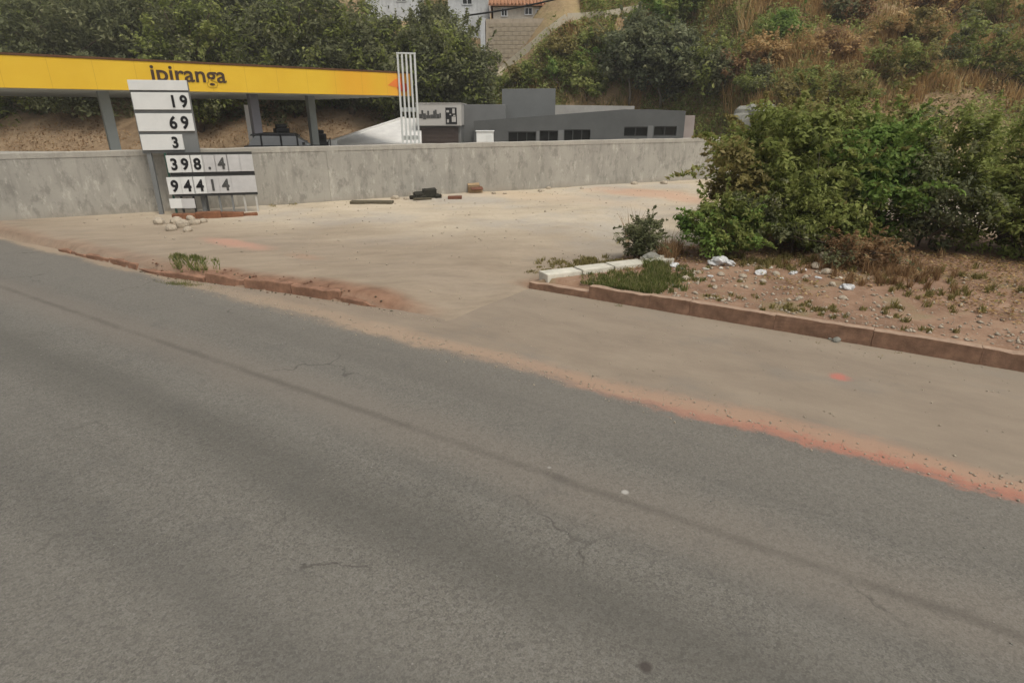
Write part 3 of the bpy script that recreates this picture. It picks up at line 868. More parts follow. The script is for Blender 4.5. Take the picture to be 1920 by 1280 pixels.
# front wall with window openings: built from pieces between and around the openings
WINS = [(953, 1005, 247, 268), (1012, 1046, 245, 268), (1058, 1107, 243, 268), (1170, 1214, 238, 256), (1226, 1268, 237, 255)]
YF = 36.8
pl, pr_, pm = D(888, 227, YF), D(1286, 208, YF), D(1190, 204, YF)
def bl(u, v): p = D(u, v, YF); return p.x - bx_, p.z - G0
ztop = lambda x: float(np.interp(x, [pl.x - bx_, pm.x - bx_, pr_.x - bx_], [pl.z - G0, pm.z - G0, pr_.z - G0]))
edges = [pl.x - bx_] + [e for w in WINS for e in (bl(w[0], 250)[0], bl(w[1], 250)[0])] + [pr_.x - bx_]
for k in range(0, len(edges), 2):
    x0, x1 = edges[k], edges[k+1]
    if x0 < pm.x - bx_ < x1: pts = [(x0, 0), (x1, 0), (x1, ztop(x1)), (pm.x - bx_, ztop(pm.x - bx_)), (x0, ztop(x0))]
    else: pts = [(x0, 0), (x1, 0), (x1, ztop(x1)), (x0, ztop(x0))]
    MB().prism(pts, -.2, 0).build('wall', M['dark_grey'], bld)
for w in WINS:
    x0, zt = bl(w[0], w[2]); x1, zb = bl(w[1], w[3])
    MB().prism([(x0, zt), (x1, zt), (x1, ztop(x1)), (x0, ztop(x0))], -.198, 0).build('lintel', M['dark_grey'], bld)
    MB().box(x0, x1, -.198, 0, 0, zb).build('wall', M['dark_grey'], bld)
    wn_ = MB().box(x0, x1, -.06, -.04, zb, zt).build('window', M['glass'], bld)
    fr = MB()
    fr.box(x0, x1, -.12, -.061, zt - .06, zt).box(x0, x1, -.12, -.061, zb, zb + .05)
    n = 2 if w[1] - w[0] < 45 else 3
    for q in range(n + 1):
        xx = x0 + (x1 - x0) * q / n
        fr.box(max(x0, xx - .03), min(x1, xx + .03), -.118, -.062, zb + .05, zt - .06)
    fr.build('window_frame', M['frame'], wn_)
for (u0, u1, vt_) in ((1006, 1011, 246), (1047, 1057, 244), (1215, 1225, 236)):
    x0, zt = bl(u0, vt_); x1, _ = bl(u1, vt_)
    MB().box(x0, x1, -.215, -.201, 0, zt).build('pilaster', M['mid_grey'], bld)
MB().prism([(pl.x - bx_, ztop(pl.x - bx_) - .35), (pr_.x - bx_, ztop(pr_.x - bx_) - .35), (pr_.x - bx_, ztop(pr_.x - bx_) - .2), (pm.x - bx_, ztop(pm.x - bx_) - .2), (pl.x - bx_, ztop(pl.x - bx_) - .2)], .01, 5.0).build('roof', M['mid_grey'], bld)
MB().box(pr_.x - bx_ + .005, pr_.x - bx_ + .6, -.1, 4.8, 0, ztop(pr_.x - bx_) - .25).build('end_wall', M['pink_wall'], bld)
# pale parapet seen over the roof
q0, q1 = D(1040, 197, 43), D(1190, 199, 43)
MB().prism([(q0.x - bx_, .5), (q1.x - bx_, .5), (q1.x - bx_, q1.z - G0), (q0.x - bx_, q0.z - G0)], 6.0, 6.4).build('back_parapet', M['roof_pale'], bld)
# white cabinet in front of the building
cb = D(909, 247, 34)
cab = empty('white_cabinet', (cb.x, 34, G0), 0, label='white box cabinet in front of the charcoal building', cat='cabinet')
wC = D(925, 247, 34).x - D(893, 247, 34).x
MB().box(-wC/2, wC/2, 0, .5, .1, cb.z - G0).build('body', M['white'], cab, bevel=.02)
MB().box(-wC/2 - .04, wC/2 + .04, -.05, .55, cb.z - G0 + .002, cb.z - G0 + .05).build('lid', M['white'], cab, bevel=.01)
MB().box(.05, wC/2 - .06, -.02, -.002, .3, cb.z - G0 - .16).build('door', M['white_card'], cab, bevel=.004)
MB().box(-wC/2 + .05, wC/2 - .05, .03, .45, 0, .1).build('plinth', M['frame'], cab)

# ---- houses and blockwork at the top of the slope
p0 = D(915, 130, 50.5)
bw = empty('blockwork_wall', (p0.x, 50.5, p0.z - 3), R(-4), label='tall beige blockwork retaining wall on the slope above the building', cat='wall')
def bwx(u, v): p = D(u, v, 50.5); return p.x - p0.x, p.z - p0.z + 3
poly = [bwx(911, 150), bwx(935, 150), bwx(958, 122), bwx(1005, 84), bwx(1054, 42), bwx(1052, 36), bwx(911, 36)]
bm_body = MB().prism(poly, 0, .5).build('wall_body', M['pale_block'], bw)
# courses of blocks, proud of the body
xl, zb_ = bwx(911, 150); xr, zt_ = bwx(1054, 36)
z = zb_ + .05; row = 0; cnt = 0
blk = {}
while z < zt_ - .3:
    x = xl + (0.02 if row % 2 else .3)
    while x < xr:
        w_ = .6
        # inside the polygon?
        def inside(px, pz):
            xs_ = np.interp(pz, [bwx(935,150)[1], bwx(958,122)[1], bwx(1005,84)[1], bwx(1054,42)[1]], [bwx(935,150)[0], bwx(958,122)[0], bwx(1005,84)[0], bwx(1054,42)[0]])
            return px < xs_ - .12
        if inside(x + w_, z) and x > xl + .05:
            if 'b' not in blk:
                o = MB().box(.012, w_ - .012, -.03, 0, .012, .288).build('block', M['pale_block'], bw, (x, -.001, z), 0)
                blk['b'] = o.data
            else:
                o = link('block', blk['b'], bw, (x, -.001 - random.random() * .012, z))
            cnt += 1
        x += w_
    z += .3; row += 1
pe = bwx(911, 34)
MB().box(xl - .35, xl, -.12, .5, zb_, pe[1]).build('corner_post', M['white_wall'], bw)

def house(name, label, u0, u1, vb, vt, Y, depth, mat, wins, roof_h, roof_over=.35, gable=False):
    a, b = D(u0, vb, Y), D(u1, vt, Y)
    zb0 = min(a.z, hz((a.x + b.x)/2, Y)) - 1.0
    h = empty(name, (a.x, Y, zb0), 0, label=label, cat='house')
    w = b.x - a.x; ht = b.z - zb0
    MB().box(0, w, 0, depth, 0, ht).build('wall', M[mat], h, bevel=.01)
    for (wu0, wu1, wv0, wv1) in wins:
        p_, q_ = D(wu0, wv1, Y), D(wu1, wv0, Y)
        wo = MB().box(p_.x - a.x, q_.x - a.x, -.03, -.002, p_.z - zb0, q_.z - zb0).build('window', M['glass'], h)
        fx0, fx1, fz0, fz1 = p_.x - a.x, q_.x - a.x, p_.z - zb0, q_.z - zb0
        fm = MB(); fm.box(fx0 - .07, fx0, -.06, -.003, fz0 - .07, fz1 + .07); fm.box(fx1, fx1 + .07, -.06, -.003, fz0 - .07, fz1 + .07)
        fm.box(fx0, fx1, -.06, -.003, fz1, fz1 + .07); fm.box(fx0, fx1, -.06, -.003, fz0 - .07, fz0)
        fm.box((fx0 + fx1)/2 - .03, (fx0 + fx1)/2 + .03, -.055, -.031, fz0, fz1)
        fm.build('window_frame', M['white_wall'], wo)
    o_ = roof_over
    rf = MB().add([(-o_, -o_, ht + .02), (w + o_, -o_, ht + .02), (w + o_, depth/2, ht + roof_h), (-o_, depth/2, ht + roof_h), (-o_, depth + o_, ht + .02), (w + o_, depth + o_, ht + .02),
                   (-o_, -o_, ht + .14), (w + o_, -o_, ht + .14), (w + o_, depth/2, ht + roof_h + .14), (-o_, depth/2, ht + roof_h + .14), (-o_, depth + o_, ht + .14), (w + o_, depth + o_, ht + .14)],
                  [(0,3,2,1),(3,4,5,2),(6,7,8,9),(9,8,11,10),(0,1,7,6),(4,10,11,5),(0,6,9,3),(3,9,10,4),(1,2,8,7),(2,5,11,8)])
    ro = rf.build('roof', M['tile'], h)
    # rows of half round tiles
    n = int((w + 2*o_) / .28)
    tm = None
    for k in range(n):
        x = -o_ + .14 + k * .28
        mm = MB().tube([(0, -o_ - .04, .15), (0, depth/2, roof_h + .12 + .03)], .075, 6)
        if tm is None:
            t_o = mm.build('tile_row', M['tile'], ro, (x, 0, ht), 0, smooth=True); tm = t_o.data
        else: link('tile_row', tm, ro, (x, 0, ht))
    return h
house('hill_house', 'beige house with small windows above the blockwork wall', 925, 1066, 46, 13, 52.0, 6, 'beige_wall',
      [(941, 950, 17, 30), (985, 997, 16, 27), (1006, 1022, 20, 34), (1041, 1050, 20, 32)], 1.3)
house('hill_house', 'terracotta roofed house highest up the slope past the drain', 1070, 1205, 16, -32, 59, 6, 'pink_wall',
      [(1090, 1110, -20, 2), (1148, 1172, -12, 14)], 1.2)
house('hill_house', 'white house wall peeping out above the dark trees', 842, 916, 70, -18, 56, 6, 'white_wall', [(868, 884, -8, 8)], 1.2)
house('hill_house', 'small pale grey house seen through the treetops', 690, 785, 60, -22, 58, 5, 'white_wall', [(745, 760, -14, 2)], 1.2)

# ---- concrete drain running down the slope
pts = [on_hill(1200, 20), on_hill(1130, 29), on_hill(1062, 38), on_hill(1030, 62), on_hill(1000, 86), on_hill(970, 110), on_hill(945, 131), on_hill(915, 162), on_hill(892, 190)]
dr = empty('slope_drain', pts[2], 0, label='pale concrete drain channel running diagonally down the dry slope', cat='drain')
for a, b in zip(pts[:-1], pts[1:]):
    dvec = b - a; L = dvec.length; n = max(1, int(L / 1.1))
    for q in range(n):
        c0 = a + dvec * (q / n); c1 = a + dvec * ((q + .97) / n)
        d_ = (c1 - c0); ln = d_.length
        mb = MB().box(0, ln, -.26, -.17, -.5, .22).box(0, ln, .17, .26, -.5, .22).box(0, ln, -.169, .169, -.5, .02)
        o = mb.build('channel_piece', M['gutter'], dr, c0 - dr.location)
        o.rotation_euler = d_.to_track_quat('X', 'Z').to_euler()
MB_r = None
# ---- overhead cable
cb_ = MB(); A_, B_ = D(872, 30, 44.), D(1240, -60, 40.)
cpts = [A_.lerp(B_, k/24) - Vector((0, 0, .9 * 4 * (k/24) * (1 - k/24) * .35)) for k in range(25)]
cb_.tube(cpts, .055, 5)
cable = cb_.build('overhead_cable', M['wire']); tag(cable, 'thin black overhead cable crossing in front of the hillside houses', 'cable')

# ================================================================== OBJECTS
# ---- tall price sign (cropped in the photograph) and low price board
sb = on_ground(352, 401)
SANG = W_ANG * .55
def sg(u, v):
    a, b, c = ray(u, v)
    nx, ny = -math.sin(SANG), math.cos(SANG)
    k = (sb.x * nx + sb.y * ny) / (a * nx + b * ny)
    return (a * k - sb.x) * math.cos(SANG) + (b * k - sb.y) * math.sin(SANG), CAM_H + c * k - sb.z
sign = empty('price_sign', sb, SANG, label='tall fuel price sign with stacked white digit panels', cat='sign')
SL = -.72
xr_ = sg(361, 215)[0]
zt, zb0 = sg(350, 153)[1], sg(360, 285)[1]
MB().box(SL, xr_, .03, .14, zb0 - .02, zt).build('frame', M['sign_grey'], sign, bevel=.01)
for x in (SL + .12, xr_ - .12):
    MB().box(x - .05, x + .05, .035, .135, -.2, zb0 - .021).build('post', M['sign_grey'], sign, bevel=.01)
z1, z0 = sg(350, 152)[1], sg(350, 170)[1]
MB().box(SL + .01, xr_ - .0, -.02, .029, z0, z1 + .01).build('header_panel', M['white_card'], sign, bevel=.008)
def digit(parent, ch, xc, zc_, h, mat, y):
    return text_mesh(ch, h * 1.42, M[mat], 'digit', parent, (xc, y, zc_ - h / 2), (R(90), 0, 0), .004, .012, 'CENTER', .9)
for (v0, v1, chs) in ((174, 206, ((325, '1'), (345, '9'))), (213, 246, ((325, '6'), (347, '9'))), (252, 281, ((329, '3'),))):
    z1, z0 = sg(350, v0)[1], sg(350, v1)[1]
    xe_ = xr_ - .012 if len(chs) > 1 else sg(341, v0)[0]
    pn = MB().box(SL + .03, xe_, -.02, .028, z0, z1).build('digit_panel', M['white_card'], sign, bevel=.008)
    for uu, ch in chs:
        digit(pn, ch, sg(uu, (v0 + v1) / 2)[0], (z0 + z1) / 2, (z1 - z0) * .68, 'black', -.026)
lb = on_ground(395, 389)
low = empty('low_price_board', sb + Vector((0, -.12, 0)), SANG, label='low price board of faded digit cards on thin legs by the wall', cat='sign')
xa, xb = sg(326, 330)[0], sg(482, 330)[0]
for (v0, v1, cards) in ((290, 322, ((332, '3', 0), (352, '9', 0), (375, '8', 0), (397, '.', 1), (420, '4', 1), (443, '', 1), (466, '', 1))), (330, 362, ((333, '9', 0), (357, '4', 0), (380, '4', 0), (404, '1', 1), (428, '4', 1), (451, '', 1), (472, '', 1)))):
    z1, z0 = sg(380, v0)[1], sg(380, v1)[1]
    MB().box(xa, xb, -.01, .02, z1 + .002, z1 + .06).build('rail', M['frame'], low)
    MB().box(xa, xb, -.01, .02, z0 - .06, z0 - .002).build('rail', M['frame'], low)
    for uu, ch, fd in cards:
        xc = sg(uu, (v0 + v1)/2)[0]
        cd = MB().box(xc - .155, xc + .155, -.03, -.012, z0 + .002, z1 - .002).build('digit_card', M['faded_card' if fd else 'white_card'], low, bevel=.005)
        if ch: digit(cd, ch, xc, (z0 + z1) / 2, (z1 - z0) * .64, 'faded_black' if fd else 'black', -.036)
for uu, mt in ((336, 'white_card'), (358, 'faded_card')):
    xc = sg(uu, 378)[0]; z1, z0 = sg(uu, 371)[1], sg(uu, 389)[1]
    MB().box(xc - .15, xc + .15, -.03, -.012, z0, z1).build('blank_card', M[mt], low, bevel=.005)
ztop_ = sg(380, 286)[1]
for uu, mt in ((328, 'sign_green'), (342, 'frame'), (365, 'frame'), (389, 'frame'), (413, 'sign_grey'), (437, 'sign_grey'), (460, 'lattice'), (482, 'lattice')):
    x = sg(uu, 360)[0]
    MB().box(x - .022, x + .022, -.008 + .03, .06, -.15, ztop_).build('leg', M[mt], low)
# ---- under the canopy: dispensers, car, white low cabinet, pale post
def dispenser(u, Y, h, label, mat):
    p = D(u, 255, Y)
    d = empty('fuel_dispenser', (p.x, Y, G0), C_ANG, label=label, cat='fuel pump', group='fuel dispensers under the canopy')
    MB().box(-.38, .38, -.22, .22, .15, h * .62).build('cabinet', M[mat], d, bevel=.03)
    MB().box(-.32, .32, -.18, .18, h * .62 + .002, h - .18).build('display_head', M['black'], d, bevel=.03)
    MB().box(-.2, .2, -.195, -.182, h * .68, h * .84).build('display', M['glass'], d)
    MB().box(-.24, .24, -.14, .14, h - .178, h).build('top_cap', M[mat], d, bevel=.06)
    MB().tube([(.37, -.1, h*.55), (.52, -.14, h*.75), (.5, -.14, h*.35), (.42, -.16, .4)], .025, 6).build('hose', M['rubber'], d, smooth=True)
    MB().box(-.6, .6, -.4, .4, 0, .149).build('island', M['concrete'], d, bevel=.03)
dispenser(529, 29.0, 1.82, 'black fuel dispenser standing behind the dark car', 'black')
dispenser(598, 31.8, 1.5, 'squat dark dispenser beside the paler column', 'black')
cp_ = D(541, 260, 27.8)
car = empty('dark_car', (cp_.x, 27.8, G0), C_ANG * .35, label='black hatchback stopped under the canopy behind the wall', cat='car')
bl_, hw = 3.7, .8
def carsec(y, s): return [(-1.85, .35), (1.85, .35), (1.87, .62), (1.75, .86), (.95, .95), (-1.78, .98), (-1.88, .7)]
MB().prism(carsec(0, 1), -hw, hw).build('body', M['car_black'], car, bevel=.05)
MB().prism([(-1.62, .985), (.9, .955), (.35, 1.36), (-1.3, 1.38)], -hw + .1, hw - .1).build('window_band', M['car_window'], car, bevel=.02)
for px_ in (-1.05, -.25, .42):
    MB().box(px_ - .035, px_ + .035, -hw + .085, hw - .085, .97, 1.38).build('door_pillar', M['car_black'], car)
MB().prism([(-1.5, 1.385), (.42, 1.365), (.3, 1.46), (-1.0, 1.5), (-1.45, 1.46)], -hw + .12, hw - .12).build('roof', M['car_black'], car, bevel=.03)
for sx_ in (-1.2, 1.18):
    for sy_ in (-hw + .02, hw - .2):
        w_ = MB().tube([(sx_, sy_, .31), (sx_, sy_ + .18, .31)], .31, 18).build('wheel', M['rubber'], car)
        MB().tube([(sx_, sy_ - .012, .31), (sx_, sy_ + .192, .31)], .19, 14).build('rim', M['slat'], w_)
for y_ in (-.6, .6):
    MB().box(1.86, 1.9, y_ - .14, y_ + .14, .6, .72).build('headlight', M['white'], car, bevel=.015)
    MB().box(-1.915, -1.87, y_ - .1, y_ + .1, .72, .9).build('tail_light', M['red_orange'], car, bevel=.015)
for y_ in (-hw - .09, hw + .01):
    MB().box(.62, .74, y_, y_ + .08, 1.0, 1.12).build('mirror', M['car_black'], car, bevel=.02)
wp = D(616, 262, 32.5)
wc = empty('low_white_cabinet', (wp.x, 32.5, G0), C_ANG * .5, label='low white cabinet with dark base at the end of the pump island', cat='cabinet')
MB().box(-.4, .4, -.25, .25, .7, wp.z - G0).build('top', M['white'], wc, bevel=.02)
MB().box(-.42, .3, -.23, .23, 0, .698).build('base', M['black'], wc, bevel=.02)
tp = D(467, 230, 28.4)
wpst = empty('pale_banner', (tp.x, 28.4, G0), C_ANG * .4, label='narrow pale banner board beside the dark canopy column', cat='banner')
tz = D(467, 197, 28.4).z - G0
MB().box(-.11, .11, -.02, .02, .12, tz).build('board', M['ramp'], wpst, bevel=.006)
MB().box(-.16, .16, -.14, .14, 0, .118).build('base', M['concrete'], wpst, bevel=.02)

# ---- debris along the foot of the wall
def plank(name, u0, v0, u1, v1, w, th, mat, label, cat='plank', group=None, tilt=0.0):
    a, b = on_ground(u0, v0), on_ground(u1, v1)
    d_ = b - a; L = d_.length
    o = MB().box(0, L, -w/2, w/2, .0, th).build(name, M[mat], None, a - Vector((0, 0, .01)), math.atan2(d_.y, d_.x), bevel=min(.012, th * .3))
    me = o.data
    for v in me.vertices: v.co.z += .012 * math.sin(v.co.x * 5.1) ; v.co.y += .01 * math.sin(v.co.x * 3.3 + 1)
    o.rotation_euler.x = tilt
    return tag(o, label, cat, group)
plank('plank', 658, 381, 737, 381, .3, .075, 'wood_old', 'long weathered plank lying by the wall, nearest the price boards')
plank('plank', 840, 373, 866, 372.5, .2, .085, 'wood_red', 'short red brown board next to the black heap')
def heap():
    p = on_ground(799, 372)
    h = empty('black_heap', p, W_ANG * .6, label='heap of black sacks dumped at the foot of the wall', cat='rubbish')
    for (x, y, l, w, hh, a) in ((-.17, .12, .36, .3, .17, .1), (.13, .14, .42, .3, .26, -.06), (.33, .02, .18, .22, .12, .3), (-.36, .02, .2, .2, .1, -.3)):
        o = MB().box(-l/2, l/2, -w/2, w/2, 0, hh).build('sack', M['tarp'], h, (x, y, 0), a, bevel=.05)
        for v in o.data.vertices:
            v.co += Vector((random.uniform(-.02, .02), random.uniform(-.02, .02), random.uniform(-.025, .02)))
    MB().box(-.4, .12, -.3, -.2, .0, .05).build('slat', M['wood_old'], h, bevel=.01)
heap()
p = on_ground(891, 361)
bx = empty('broken_box', p, W_ANG * .5 + .2, label='broken brown cardboard box against the wall', cat='box')
MB().box(-.2, .2, -.12, -.1, 0, .17).build('front_panel', M['card'], bx)
MB().box(-.2, .2, .1, .12, 0, .2).build('back_panel', M['card'], bx)
MB().box(-.2, -.18, -.1, .1, 0, .18).build('side_panel', M['card'], bx)
MB().box(.18, .2, -.1, .1, 0, .18).build('side_panel', M['card'], bx)
fp = MB().box(-.19, .19, 0, .14, 0, .012).build('flap', M['card'], bx, (0, .1, .2)); fp.rotation_euler.x = .7
fp = MB().box(-.19, .19, -.14, 0, 0, .012).build('flap', M['wood_red'], bx, (0, -.1, .17)); fp.rotation_euler.x = .5

def stone(u, v, r, mat, label, group, flat=.6, cat='stone', name='stone'):
    p = on_ground(u, v)
    o = link(name, rock_mesh(name, (r, r * random.uniform(.7, 1), r * flat), M[mat], 2, .4), None, p + Vector((0, 0, r * flat * .45)), random.uniform(0, 6.28))
    return tag(o, label, cat, group)
for u in (742, 760, 826, 925, 950, 1010, 1032, 1088, 1190, 1248):
    stone(u + random.uniform(-4, 4), float(np.interp(u, [490, 1300], [388, 340])) + random.uniform(-2, 3), random.uniform(.06, .13), 'stone', 'small pale stone among the rubble along the foot of the wall', 'rubble stones along the wall foot')
# eroded clay edge and rubble at the lower end of the lot
def clay():
    root = empty('clay_ledge', on_ground(400, 409), R(14), label='broken red clay ledge in the dirt below the price boards', cat='ledge')
    for (x, y, l, w, h) in ((-.62, .02, .5, .2, .13), (-.1, .06, .55, .18, .15), (.42, .09, .5, .17, .12), (.82, .12, .3, .13, .08)):
        o = MB().box(-l/2, l/2, -w/2, w/2, -.06, h).build('clay_lump', M['clay'], root, (x, y, 0), random.uniform(-.12, .12), bevel=.03)
        o.rotation_euler.y = random.uniform(-.06, .06)
clay()
for (u, v, r) in ((330, 418, .13), (343, 426, .16), (358, 412, .1), (366, 421, .12), (382, 417, .09), (300, 420, .14), (352, 434, .1), (322, 432, .12)):
    stone(u, v, r, 'stone', 'rough tan stone in the rubble below the price boards', 'stones below the price boards', .75)

# ---- rubble and litter on the verge
for (u, v, r) in ((1285, 523, .06), (1310, 512, .05), (1352, 516, .06), (1392, 520, .07), (1455, 515, .06), (1510, 520, .05), (1548, 512, .09), (1532, 503, .11), (1580, 560, .05), (1430, 528, .05), (1560, 535, .06), (1500, 560, .04), (1340, 540, .04)):
    stone(u, v, r, 'stone', 'largest pale stone on the verge, beside the dry weeds' if r > .1 else 'pale stone scattered on the brown verge', 'stones on the verge')
for (u, v, r) in ((1568, 640, .06), (1585, 637, .05), (1556, 636, .03)):
    p = P(u, v, 0)
    o = link('stone', rock_mesh('stone', (r, r * .8, r * .6), M['stone_grey'], 2, .4), None, p + Vector((0, 0, r * .3)), random.uniform(0, 6))
    tag(o, 'small dark stone lying against the foot of the kerb', 'stone', 'stones at the kerb foot')
def bag(u, v, r, label, mat='trash', flat=.5, cat='litter', name='plastic_bag'):
    p = on_ground(u, v)
    o = link(name, rock_mesh(name, (r, r * .6, r * flat), M[mat], 3, 1.1), None, p + Vector((0, 0, r * flat * .4)), random.uniform(-.4, .4))
    return tag(o, label, cat)
bag(1262, 499, .1, 'small white plastic bag on the grass beside the shrub', flat=.4)
bag(1340, 496, .16, 'crumpled white plastic bag under the big bush')
bag(1366, 497, .11, 'bright white bag scrap next to the crumpled bag', flat=.55)
bag(1218, 492, .13, 'greyish white sack at the end of the concrete strip', 'stone_grey', .7)
bag(1425, 513, .09, 'pale grey bag scrap on the brown verge', 'trash', .45)
bag(1488, 513, .09, 'white bag scrap by the dry weeds', 'trash', .45)
bag(1588, 541, .09, 'white litter scrap close to the kerb on the verge', 'trash', .5)
bag(1548, 489, .15, 'pale rubble lump with litter under the bright bush', 'stone', .7, 'stone', 'rubble_lump')
for (u, v, r) in ((1285, 516, .05), (1303, 509, .04), (1292, 531, .05), (1325, 505, .06), (1278, 505, .05), (1310, 527, .04), (1352, 503, .05), (1535, 521, .05), (1506, 506, .05), (1465, 522, .04), (1574, 521, .05), (1330, 518, .05), (1245, 522, .05), (1262, 536, .04), (1400, 508, .05), (1445, 502, .05)):
    p = on_ground(u, v)
    o = link('litter_scrap', rock_mesh('litter_scrap', (r, r * .7, r * .3), M[random.choice(('trash', 'card', 'slab'))], 2, 1.0), None, p + Vector((0, 0, r * .1)), random.uniform(0, 6))
    o.rotation_euler.x = random.uniform(-.3, .3)
    tag(o, 'tiny pale scrap of litter strewn on the brown verge', 'litter', 'litter scraps on the verge')
# pale rock face among the shrubs
pr2 = D(1448, 200, 27.5)
rk = link('pale_outcrop', rock_mesh('pale_outcrop', (.8, 1.3, .45), M['stone_grey'], 3, .9), None, (pr2.x + .25, 28.4, pr2.z - .42), .5)
rk.rotation_euler = (.25, -.28, .5)
tag(rk, 'pale grey rock face showing between the shrubs', 'rock')

# ================================================================== VEGETATION
# dark wood behind the station: tree by tree
def wood(u, Y, top_v, wpx, pal, label, nl=9000, leaf=.25, ncl=150, pal2=None, f2=0, low=-1.0):
    x = D(u, 100, Y).x; zb = hz(x, Y) - .2
    top = D(u, top_v, Y).z
    rx = wpx / 2 * Y / F_PX / 1.08
    ht = max(4.5, top - zb)
    rz = ht * .47
    return plant('broadleaf_tree', label, 'tree', (x, Y, zb), ht, (rx, rx * .8, rz), pal, ncl, int(nl * 1.9), leaf, .9, .2, cz=ht - rz, group='trees behind the station', low=low, bias=.38, pal2=pal2, f2=f2)
wood(-70, 42.5, -20, 260, 'mid', 'green tree at the far end of the canopy, first of the row', 6000)
wood(110, 43.5, -30, 270, 'dark', 'dark tree over the canopy, second of the row', 8000)
wood(240, 46.0, -45, 230, 'dark', 'darker tree set back between two green trees', 8000)
wood(352, 42.5, -40, 190, 'mid', 'lighter green tree above the canopy lettering', 9000, pal2='dark', f2=.4)
wood(470, 49.0, -70, 230, 'dark', 'deep shaded dark tree beside the lighter green tree', 9000)
wood(560, 45.0, -25, 220, 'dark', 'dark broadleaf tree above the middle of the yellow fascia', 11000, pal2='mid', f2=.3)
wood(650, 45.5, 2, 190, 'dark', 'dense dark tree with the grey house showing above it', 11000, pal2='mid', f2=.35)
wood(752, 44.0, 40, 160, 'dark', 'dark green tree right behind the slatted pylon', 11000, pal2='mid', f2=.3)
wood(850, 43.5, 42, 150, 'dark', 'rounded dark tree at the end of the wood next to the blockwork wall', 14000, pal2='mid', f2=.35)
wood(812, 45.5, 6, 80, 'dark', 'dark tree half hidden behind the rounded one', 9000)
wood(540, 52.0, -55, 240, 'dark', 'tall tree in the second row under the grey house', 8000)
wood(400, 54.0, -110, 260, 'dark', 'tall back tree rising over the lighter green tree', 8000)
wood(180, 54.0, -110, 300, 'dark', 'tall back tree over the canopy lettering far end', 8000)
wood(0, 52.0, -110, 300, 'mid', 'tall paler back tree furthest along the wood', 7000)
# understorey skirt below the crowns
def shrub(u, v, w, h, pal, label, nl=2500, leaf=.22, Y=None, group='shrubs on the slope', pal2=None, f2=0, ncl=40, name='shrub', rc=.45, on='hill', aspect=.5):
    p = on_hill(u, v) if Y is None else None
    if p is None:
        x = D(u, v, Y).x; p = Vector((x, Y, hz(x, Y) if on == 'hill' else G0))
    return plant(name, label, 'shrub', p - Vector((0, 0, .15)), h, (w / 2, w * .42, h * .5), pal, ncl, nl, leaf, rc, .05, cz=h * .48, group=group, stems=3, bias=.42, part=('stems', 'leaves'), pal2=pal2, f2=f2, aspect=aspect)
shrub(560, 212, 3.2, 2.4, 'dark', 'dark shrub seen under the canopy between the two columns')
shrub(640, 205, 3.4, 2.2, 'dark', 'dark low shrub under the canopy next to the ramp')
shrub(715, 205, 3.2, 2.6, 'dark', 'dark shrub behind the top of the ramp wall')
shrub(838, 190, 3.6, 2.6, 'dark', 'shaded shrub behind the store sign board')
shrub(900, 186, 2.6, 1.8, 'olive', 'yellowish shrub at the lower end of the slope drain', pal2='mid', f2=.4)
shrub(925, 168, 3.2, 1.5, 'mid', 'green shrub under the beige blockwork wall')
shrub(985, 158, 3.4, 1.5, 'mid', 'broad green shrub above the tower block', pal2='olive', f2=.4)
shrub(1062, 160, 3.4, 2.2, 'mid', 'rounded green shrub to the side of the tower block', pal2='bright', f2=.3)
shrub(1140, 130, 3.4, 2.2, 'mid', 'fresh green bush to the side of the dusty tree', 4000, pal2='bright', f2=.4)
shrub(1100, 185, 3.0, 2.2, 'mid', 'green shrub just over the pale parapet')
shrub(1060, 105, 3.0, 1.3, 'olive', 'olive scrubby bush half way up the dry slope')
shrub(1120, 95, 3.2, 1.6, 'olive', 'olive bush beside the dusty green tree', pal2='mid', f2=.4)
shrub(1245, 60, 4.2, 2.8, 'mid', 'leafy green bush high on the slope', 4500, pal2='bright', f2=.4, ncl=60)
shrub(1300, 40, 3.0, 3.2, 'mid', 'tall green bush by the thin pale trunks', 4000, pal2='olive', f2=.3)
def hill_tree(u, v, w, h, pal, label, nl=7000, leaf=.26, pal2=None, f2=0, Y=None, bark='bark_pale', ncl=80, stems=2):
    p = on_hill(u, v) if Y is None else Vector((D(u, v, Y).x, Y, hz(D(u, v, Y).x, Y)))
    return plant('hillside_tree', label, 'tree', p - Vector((0, 0, .2)), h, (w / 2, w * .4, h * .42), pal, ncl, nl, leaf, .7, .09, cz=h * .6, bark=bark, group='trees on the slope', stems=stems, bias=.4, pal2=pal2, f2=f2)
hill_tree(1185, 196, 4.6, 5.6, 'blue', 'dusty grey green tree behind the charcoal building', 9000, pal2='dark', f2=.3)
hill_tree(1262, 200, 3.8, 5.0, 'dark', 'dark tree with pale stems behind the building end', 8000, pal2='blue', f2=.45)
hill_tree(1225, 150, 3.6, 3.6, 'blue', 'pale leaved tree above the dark one', 6000, pal2='mid', f2=.4)
hill_tree(1335, 190, 3.0, 3.2, 'dark', 'small dark tree between the wall end and the hill', 5000, pal2='mid', f2=.4)
shrub(1395, 150, 3.2, 1.5, 'rust', 'rusty brown dry bush in the middle of the hillside', 3500, .18)
shrub(1440, 120, 3.0, 1.7, 'dry', 'straw coloured bush on the hillside', 3500, .18)
shrub(1330, 120, 3.0, 1.6, 'olive', 'olive bush on the slope over the wall end', 3500, .18, pal2='mid', f2=.4)
shrub(1470, 70, 1.8, 1.7, 'bright', 'single bright green shrub among the dry grass', 3000, .17)
shrub(1420, 178, 3.2, 1.6, 'dark', 'dark shrub right above the pale rock', 3500, .17, pal2='mid', f2=.4)
shrub(1550, 115, 3.2, 1.8, 'rust', 'brown withered bush near the edge of the hillside', 3500, .18, pal2='dry', f2=.5)
